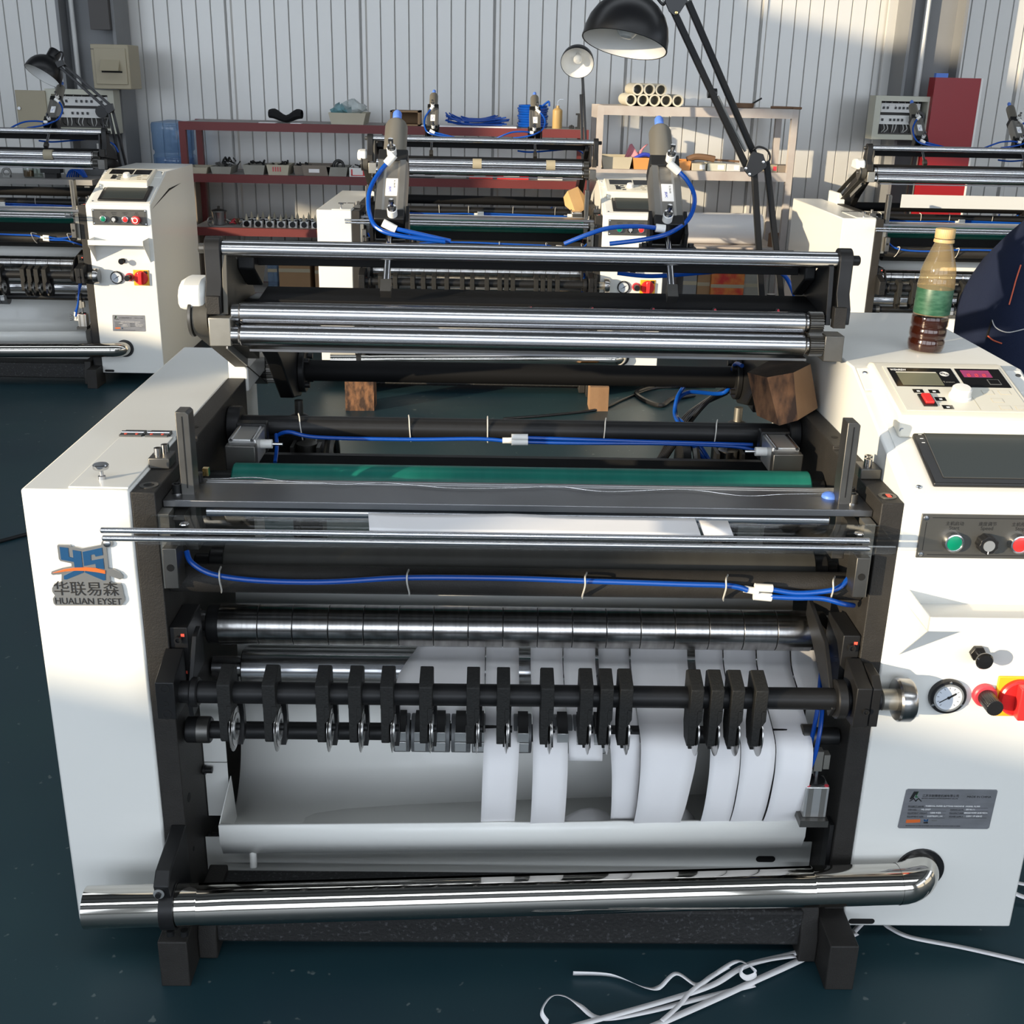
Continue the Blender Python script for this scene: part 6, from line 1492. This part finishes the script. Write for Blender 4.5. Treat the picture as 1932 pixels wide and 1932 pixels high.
for i in range(7):
    v_ = i/6
    rows.append([V(x0+(x1-x0)*(0.15+0.8*u_)*(0.55+0.6*v_)+0.02*v_, 6.99+0.02*math.sin(u_*9), M2+0.05+0.085*v_*(0.65+0.35*math.sin(u_*7+1))) for u_ in [k/8 for k in range(9)]])
tag(MB().grid(rows).build('pink_cloth', 'pink_cloth', solid=0.004), 'crumpled pink cloth sticking out of the cream bin on the grey rack', 'cloth')
x0, x1 = span(1196, 1236, 305, 6.97)
mb = MB()
for k in range(7): mb.tube([(x0, 6.95+0.015*k, M2+0.055), ((x0+x1)/2, 6.95+0.015*k, M2+0.078+0.003*math.sin(k)), (x1, 6.95+0.015*k, M2+0.058)], 0.010, 6, 4)
tag(mb.build('blue_cloth', 'ink_blue'), 'dark blue folded cloth on the left orange bin', 'cloth')
for (a_, b_, h_, m_, lab) in ((1305, 1331, 0.040, 'bin_beige', 'cream carton beside the small orange bin'), (1334, 1369, 0.042, 'box_cream', 'pale carton in the middle of the grey rack shelf'), (1370, 1396, 0.040, 'wall_plain', 'white carton left of the lamp joint'), (1447, 1466, 0.040, 'box_beige', 'brown carton right of the lamp joint'), (1467, 1494, 0.038, 'bin_brown', 'dark brown carton with a red mark at the right end of the grey rack shelf')):
    x0, x1 = span(a_, b_, 328, 6.88)
    o_ = tag(MB().box(x0, x1, 6.88, 7.0, M2, M2+h_).build('carton', m_, bevel=0.002), lab, 'carton', 'cartons on the grey rack')
    MB().box(x0+(x1-x0)*0.55, x0+(x1-x0)*0.9, 6.8788, 6.88, M2+h_*0.2, M2+h_*0.8).build('print', 'paper' if a_ < 1440 else 'red_dull', o_)
mb = MB(); x0, x1 = span(1296, 1395, 312, 6.98)
mb.tube([(x0, 6.99, M2+0.052), (x0+0.05, 6.99, M2+0.07), (x0+0.12, 6.99, M2+0.066), (x0+0.16, 6.99, M2+0.058)], 0.018, 8, 4)
mb.tube([(x0+0.15, 6.99, M2+0.056), (x1, 6.99, M2+0.048)], 0.006, 8, 0)
tag(mb.build('grinder_tool', 'junk_brown'), 'brown hand tool with a long shaft lying over the cartons on the grey rack', 'tool')
heap(1252, 1282, 312, M2, 0.06, 'junk_grey', 'grey fittings on the grey rack behind the air cylinder', seed=81, r=0.012)
p = at(1292, 445, 6.87); p2 = at(1443, 445, 6.87)
e = empty('paper_roll', ((p.x+p2.x)/2, 7.02, B2), 'big white paper roll lying on the lower shelf of the grey rack', 'paper roll')
MB().lathe([(0.030, 0), (0.088, 0.001), (0.09, 0.003), (0.09, p2.x-p.x-0.003), (0.088, p2.x-p.x-0.001), (0.030, p2.x-p.x)], (p.x, 7.0, B2+0.09), (1, 0, 0), 40).build('roll_body', 'paper', e)
MB().ring(0.022, 0.031, p2.x-p.x+0.02, (p.x-0.01, 7.0, B2+0.09), (1, 0, 0), 24).build('roll_core', 'cardboard', e)
p = at(1452, 450, 6.9)
tag(MB().cyl((p.x+0.03, 6.92, B2), (p.x+0.03, 6.92, B2+0.075), 0.033, 18).cyl((p.x+0.03, 6.92, B2+0.075), (p.x+0.03, 6.92, B2+0.08), 0.028, 18).build('tin_can', 'junk_brown'), 'brown tin can right of the big paper roll', 'tin')
# ------------------------------------------------------------------ side table with jars behind the left machine
tz = 0.775
e = empty('side_shelf', (-2.75, 7.15, 0), 'narrow grey shelf with jars behind the left machine', 'shelf')
MB().box(-3.25, -2.32, 6.98, 7.36, tz-0.03, tz).build('shelf_board', 'board_grey', e)
for x_ in (-3.22, -2.36):
    for yy in (7.0, 7.32): MB().box(x_-0.015, x_+0.015, yy, yy+0.03, 0, tz-0.03).build('leg', 'column_grey', e)
def jar(px_, r_, h_, lab, fill=None):
    p = at(px_, 355, 7.05)
    e = empty('glass_jar', (p.x, 7.08, tz), lab, 'jar', 'jars on the side shelf')
    MB().lathe([(r_*0.9, 0), (r_, 0.004), (r_, h_*0.9), (r_*0.92, h_), (r_*0.88, h_), (r_*0.94, h_*0.9), (r_*0.94, 0.006), (0, 0.006)], (p.x, 7.08, tz), (0, 0, 1), 22).build('jar_wall', 'jar_glass', e)
    if fill: MB().lathe([(r_*0.9, 0.006), (r_*0.92, 0.01), (r_*0.92, h_*0.4), (0, h_*0.42)], (p.x, 7.08, tz), (0, 0, 1), 20).build('jar_contents', fill, e)
jar(54, 0.030, 0.10, 'glass jar with brown contents on the side shelf', 'junk_brown'); jar(71, 0.028, 0.10, 'empty glass jar beside the one with brown contents')
p = at(14, 350, 7.05)
tag(MB().torus((p.x, 7.06, tz+0.028), (0.3, -1, 0), 0.021, 0.007, 20, 6).box(p.x-0.02, p.x+0.02, 7.05, 7.08, tz, tz+0.012).build('metal_ring', 'junk_grey'), 'metal ring on a foot at the left end of the side shelf', 'part')
p = at(98, 350, 7.05)
tag(MB().box(p.x-0.035, p.x+0.035, 7.05, 7.12, tz, tz+0.03).box(p.x-0.055, p.x+0.06, 7.04, 7.10, tz+0.03, tz+0.062).build('tool_box', 'junk_dark'), 'dark tool on the side shelf left of the blue hose', 'tool')
x0, x1 = span(128, 160, 350, 7.1)
mb = MB()
for k in range(6): mb.tube([(x0+0.01*k, 7.1+0.01*k, tz+0.005), (x0+0.02+0.012*k, 7.1, tz+0.04+0.004*k), (x0+0.05+0.01*k, 7.1, tz+0.045), (x1+0.004*k, 7.1, tz+0.006)], 0.005, 6, 5)
tag(mb.build('hose_coil', 'blue_hose'), 'loose coil of dark blue hose at the right end of the side shelf', 'hose')
# ------------------------------------------------------------------ floor cables
def cable(pts, r, label, m='black_plastic'):
    return tag(MB().tube([atz(x_, y_, r) for x_, y_ in pts], r, 8, 8).build('floor_cable', m), label, 'cable')
cable([(-120, 1050), (0, 1021), (46, 1009), (100, 998)], 0.006, 'black cable on the floor left of the white cabinet')
cable([(1350, 730), (1240, 732), (1180, 752), (1130, 772), (1040, 783), (950, 790)], 0.006, 'thin black cable crossing the floor behind the foreground machine')
cable([(1310, 745), (1270, 752), (1243, 765), (1200, 742), (1235, 728)], 0.011, 'thick black cable end lying on the floor behind the foreground machine')
# ------------------------------------------------------------------ the worker bending behind the machine
def skin_body(name, verts, edges, radii, root, mat_name, parent, sub=2):
    me = bpy.data.meshes.new(name); me.from_pydata([Vector(v) for v in verts], edges, [])
    o = bpy.data.objects.new(name, me); col.objects.link(o)
    md = o.modifiers.new('skin', 'SKIN'); md.use_smooth_shade = True
    sv = me.skin_vertices[0].data
    for i, r_ in enumerate(radii):
        sv[i].radius = r_ if isinstance(r_, tuple) else (r_, r_); sv[i].use_root = (i == root)
    s_ = o.modifiers.new('sub', 'SUBSURF'); s_.levels = sub; s_.render_levels = sub
    bpy.context.view_layer.update()
    dg = bpy.context.evaluated_depsgraph_get()
    m2 = bpy.data.meshes.new_from_object(o.evaluated_get(dg))
    bpy.data.objects.remove(o); bpy.data.meshes.remove(me)
    m2.name = name; m2.materials.clear(); m2.materials.append(MATS[mat_name])
    for p_ in m2.polygons: p_.use_smooth = True
    ob = bpy.data.objects.new(name, m2); col.objects.link(ob)
    return ob
PX, PYY = 1.36, 2.92
person = empty('person', (PX, PYY, 0), 'person in a dark navy work jacket bending over behind the control cabinet', 'person')
# body: pelvis, spine bending to the right, shoulders, arms reaching down, legs
bv = [(1.30, 2.92, 0.84), (1.36, 2.92, 0.93), (1.48, 2.92, 1.02), (1.62, 2.93, 1.06), (1.74, 2.94, 1.05), (1.83, 2.95, 1.02),           # 0-5 pelvis to neck base
      (1.69, 2.74, 1.00), (1.74, 2.68, 0.76), (1.86, 2.70, 0.55),                                                                      # 6-8 near arm
      (1.69, 3.13, 1.00), (1.75, 3.18, 0.76), (1.88, 3.12, 0.55),                                                                      # 9-11 far arm
      (1.31, 2.82, 0.76), (1.36, 2.80, 0.45), (1.28, 2.80, 0.08),                                                                      # 12-14 near leg
      (1.31, 3.02, 0.76), (1.36, 3.04, 0.45), (1.28, 3.04, 0.08)]                                                                      # 15-17 far leg
be = [(0, 1), (1, 2), (2, 3), (3, 4), (4, 5), (4, 6), (6, 7), (7, 8), (4, 9), (9, 10), (10, 11), (0, 12), (12, 13), (13, 14), (0, 15), (15, 16), (16, 17)]
br = [(0.16, 0.15), (0.165, 0.145), (0.165, 0.145), (0.17, 0.14), (0.12, 0.12), 0.062, 0.075, 0.058, 0.045, 0.075, 0.058, 0.045, 0.092, 0.068, 0.055, 0.092, 0.068, 0.055]
body = skin_body('body', bv, be, br, 0, 'navy_cloth', person)
body.parent = person; body.location = -person.location
# head with face, hair and ears
hc_ = V(1.945, 2.96, 1.00); hd = V(0.80, 0.0, -0.60).normalized(); hup = V(0.60, 0, 0.80)
mb = MB()
rows = []
for i in range(15):
    th = math.pi*i/14; r_ = []
    for k in range(24):
        ph = 2*math.pi*k/24
        x_ = math.sin(th)*math.cos(ph); y_ = math.sin(th)*math.sin(ph); z_ = math.cos(th)
        fx = 0.095*x_*(1+0.08*z_); fy = 0.075*y_*(1-0.10*(z_ < 0)*abs(z_)); fz = 0.118*z_
        if x_ > 0.7 and abs(y_) < 0.35 and -0.35 < z_ < 0.1: fx += 0.020*(1-abs(y_)/0.35)*(1-abs(z_+0.15)/0.3)
        r_.append(hc_+hd*fx+V(0, 1, 0)*fy+hup*fz)
    r_.append(r_[0]); rows.append(r_)
mb.grid(rows)
head = mb.build('head', 'skin', person, ang=80)
rows = []
for i in range(9):
    th = math.pi*0.62*i/8; r_ = []
    for k in range(24):
        ph = 2*math.pi*k/24; x_ = math.sin(th)*math.cos(ph); y_ = math.sin(th)*math.sin(ph); z_ = math.cos(th)
        if x_ > 0.35 and i > 4: x_ = 0.35
        r_.append(hc_-hd*0.006+hd*(0.102*x_)+V(0, 1, 0)*(0.082*y_)+hup*(0.126*z_))
    r_.append(r_[0]); rows.append(r_)
MB().grid(rows).build('hair', 'hair', head, ang=80)
for s_ in (-1, 1):
    MB().lathe([(0, -0.004), (0.010, -0.003), (0.016, 0.003), (0.010, 0.008), (0, 0.009)], hc_+V(0, s_*0.074, 0)-hup*0.01, V(0.2, s_, 0), 14).build('ear', 'skin', head)
    MB().lathe([(0, 0), (0.010, 0.002), (0.007, 0.007), (0, 0.008)], hc_+hd*0.083+V(0, s_*0.030, 0)+hup*0.012, hd, 12).build('eye', 'ink_white', head)
    MB().lathe([(0, 0), (0.005, 0.001), (0, 0.002)], hc_+hd*0.0905+V(0, s_*0.030, 0)+hup*0.012, hd, 12).build('pupil', 'ink', head)
MB().obox(hc_+hd*0.086-hup*0.062, V(0, 0.022, 0), hup*0.004, hd*0.004).build('mouth', 'red_dull', head, bevel=0.002)
# hands, each a palm with five fingers closing on the work
for (w, s_) in ((V(1.86, 2.70, 0.55), 1), (V(1.88, 3.12, 0.55), -1)):
    d_ = V(0.42, 0.0, -0.90).normalized(); sd_ = V(0, s_, 0); n_ = d_.cross(sd_)
    vs = [w, w+d_*0.05, w+d_*0.095]; es = [(0, 1), (1, 2)]; rs = [0.026, (0.036, 0.016), (0.036, 0.014)]
    for k, L_ in enumerate((0.070, 0.080, 0.074, 0.058)):
        b0 = w+d_*0.10+sd_*(-0.027+0.018*k); i0 = len(vs)
        vs += [b0, b0+d_*L_*0.45-n_*0.004, b0+d_*L_*0.75-n_*0.018, b0+d_*L_*0.85-n_*0.036]; es += [(2, i0), (i0, i0+1), (i0+1, i0+2), (i0+2, i0+3)]; rs += [0.0095, 0.009, 0.0085, 0.007]
    i0 = len(vs); b0 = w+d_*0.035-sd_*0.035
    vs += [b0, b0+d_*0.03-sd_*0.02-n_*0.01, b0+d_*0.055-sd_*0.022-n_*0.02]; es += [(1, i0), (i0, i0+1), (i0+1, i0+2)]; rs += [0.012, 0.010, 0.008]
    h_ = skin_body('hand', vs, es, rs, 0, 'skin', person); h_.parent = person; h_.location = -person.location
for yy in (2.80, 3.04):
    MB().prism([(1.17, 0), (1.17, 0.06), (1.22, 0.10), (1.31, 0.10), (1.36, 0.06), (1.46, 0.045), (1.47, 0)], 'y', yy-0.045, yy+0.045).build('shoe', 'shoe', person, bevel=0.015)
# stitched seams that follow the jacket surface
bpy.context.view_layer.update()
def on_body(px_, py_):
    o_ = V(0, 0, CH); v_ = (at(px_, py_, 3.0)-o_).normalized()
    inv = body.matrix_world.inverted()
    ok, loc, nor, _ = body.ray_cast(inv @ o_, (inv.to_3x3() @ v_).normalized())
    return (body.matrix_world @ loc - v_*0.003) if ok else None
def seam(pts, r_, m, name):
    P = [on_body(*p_) for p_ in pts]; P = [p_ for p_ in P if p_ is not None]
    if len(P) > 1: MB().tube(P, r_, 6, 5).build(name, m, person)
seam([(1904, 575), (1911, 550), (1917, 528), (1926, 500)], 0.0018, 'orange_thread', 'piping')
seam([(1864, 634), (1874, 642), (1890, 648)], 0.0018, 'orange_thread', 'piping')
seam([(1872, 604), (1877, 616), (1889, 624), (1905, 627), (1932, 621)], 0.0014, 'grey_thread', 'pocket_seam')
seam([(1872, 604), (1866, 622), (1861, 638)], 0.003, 'cloth_black', 'pocket_edge')
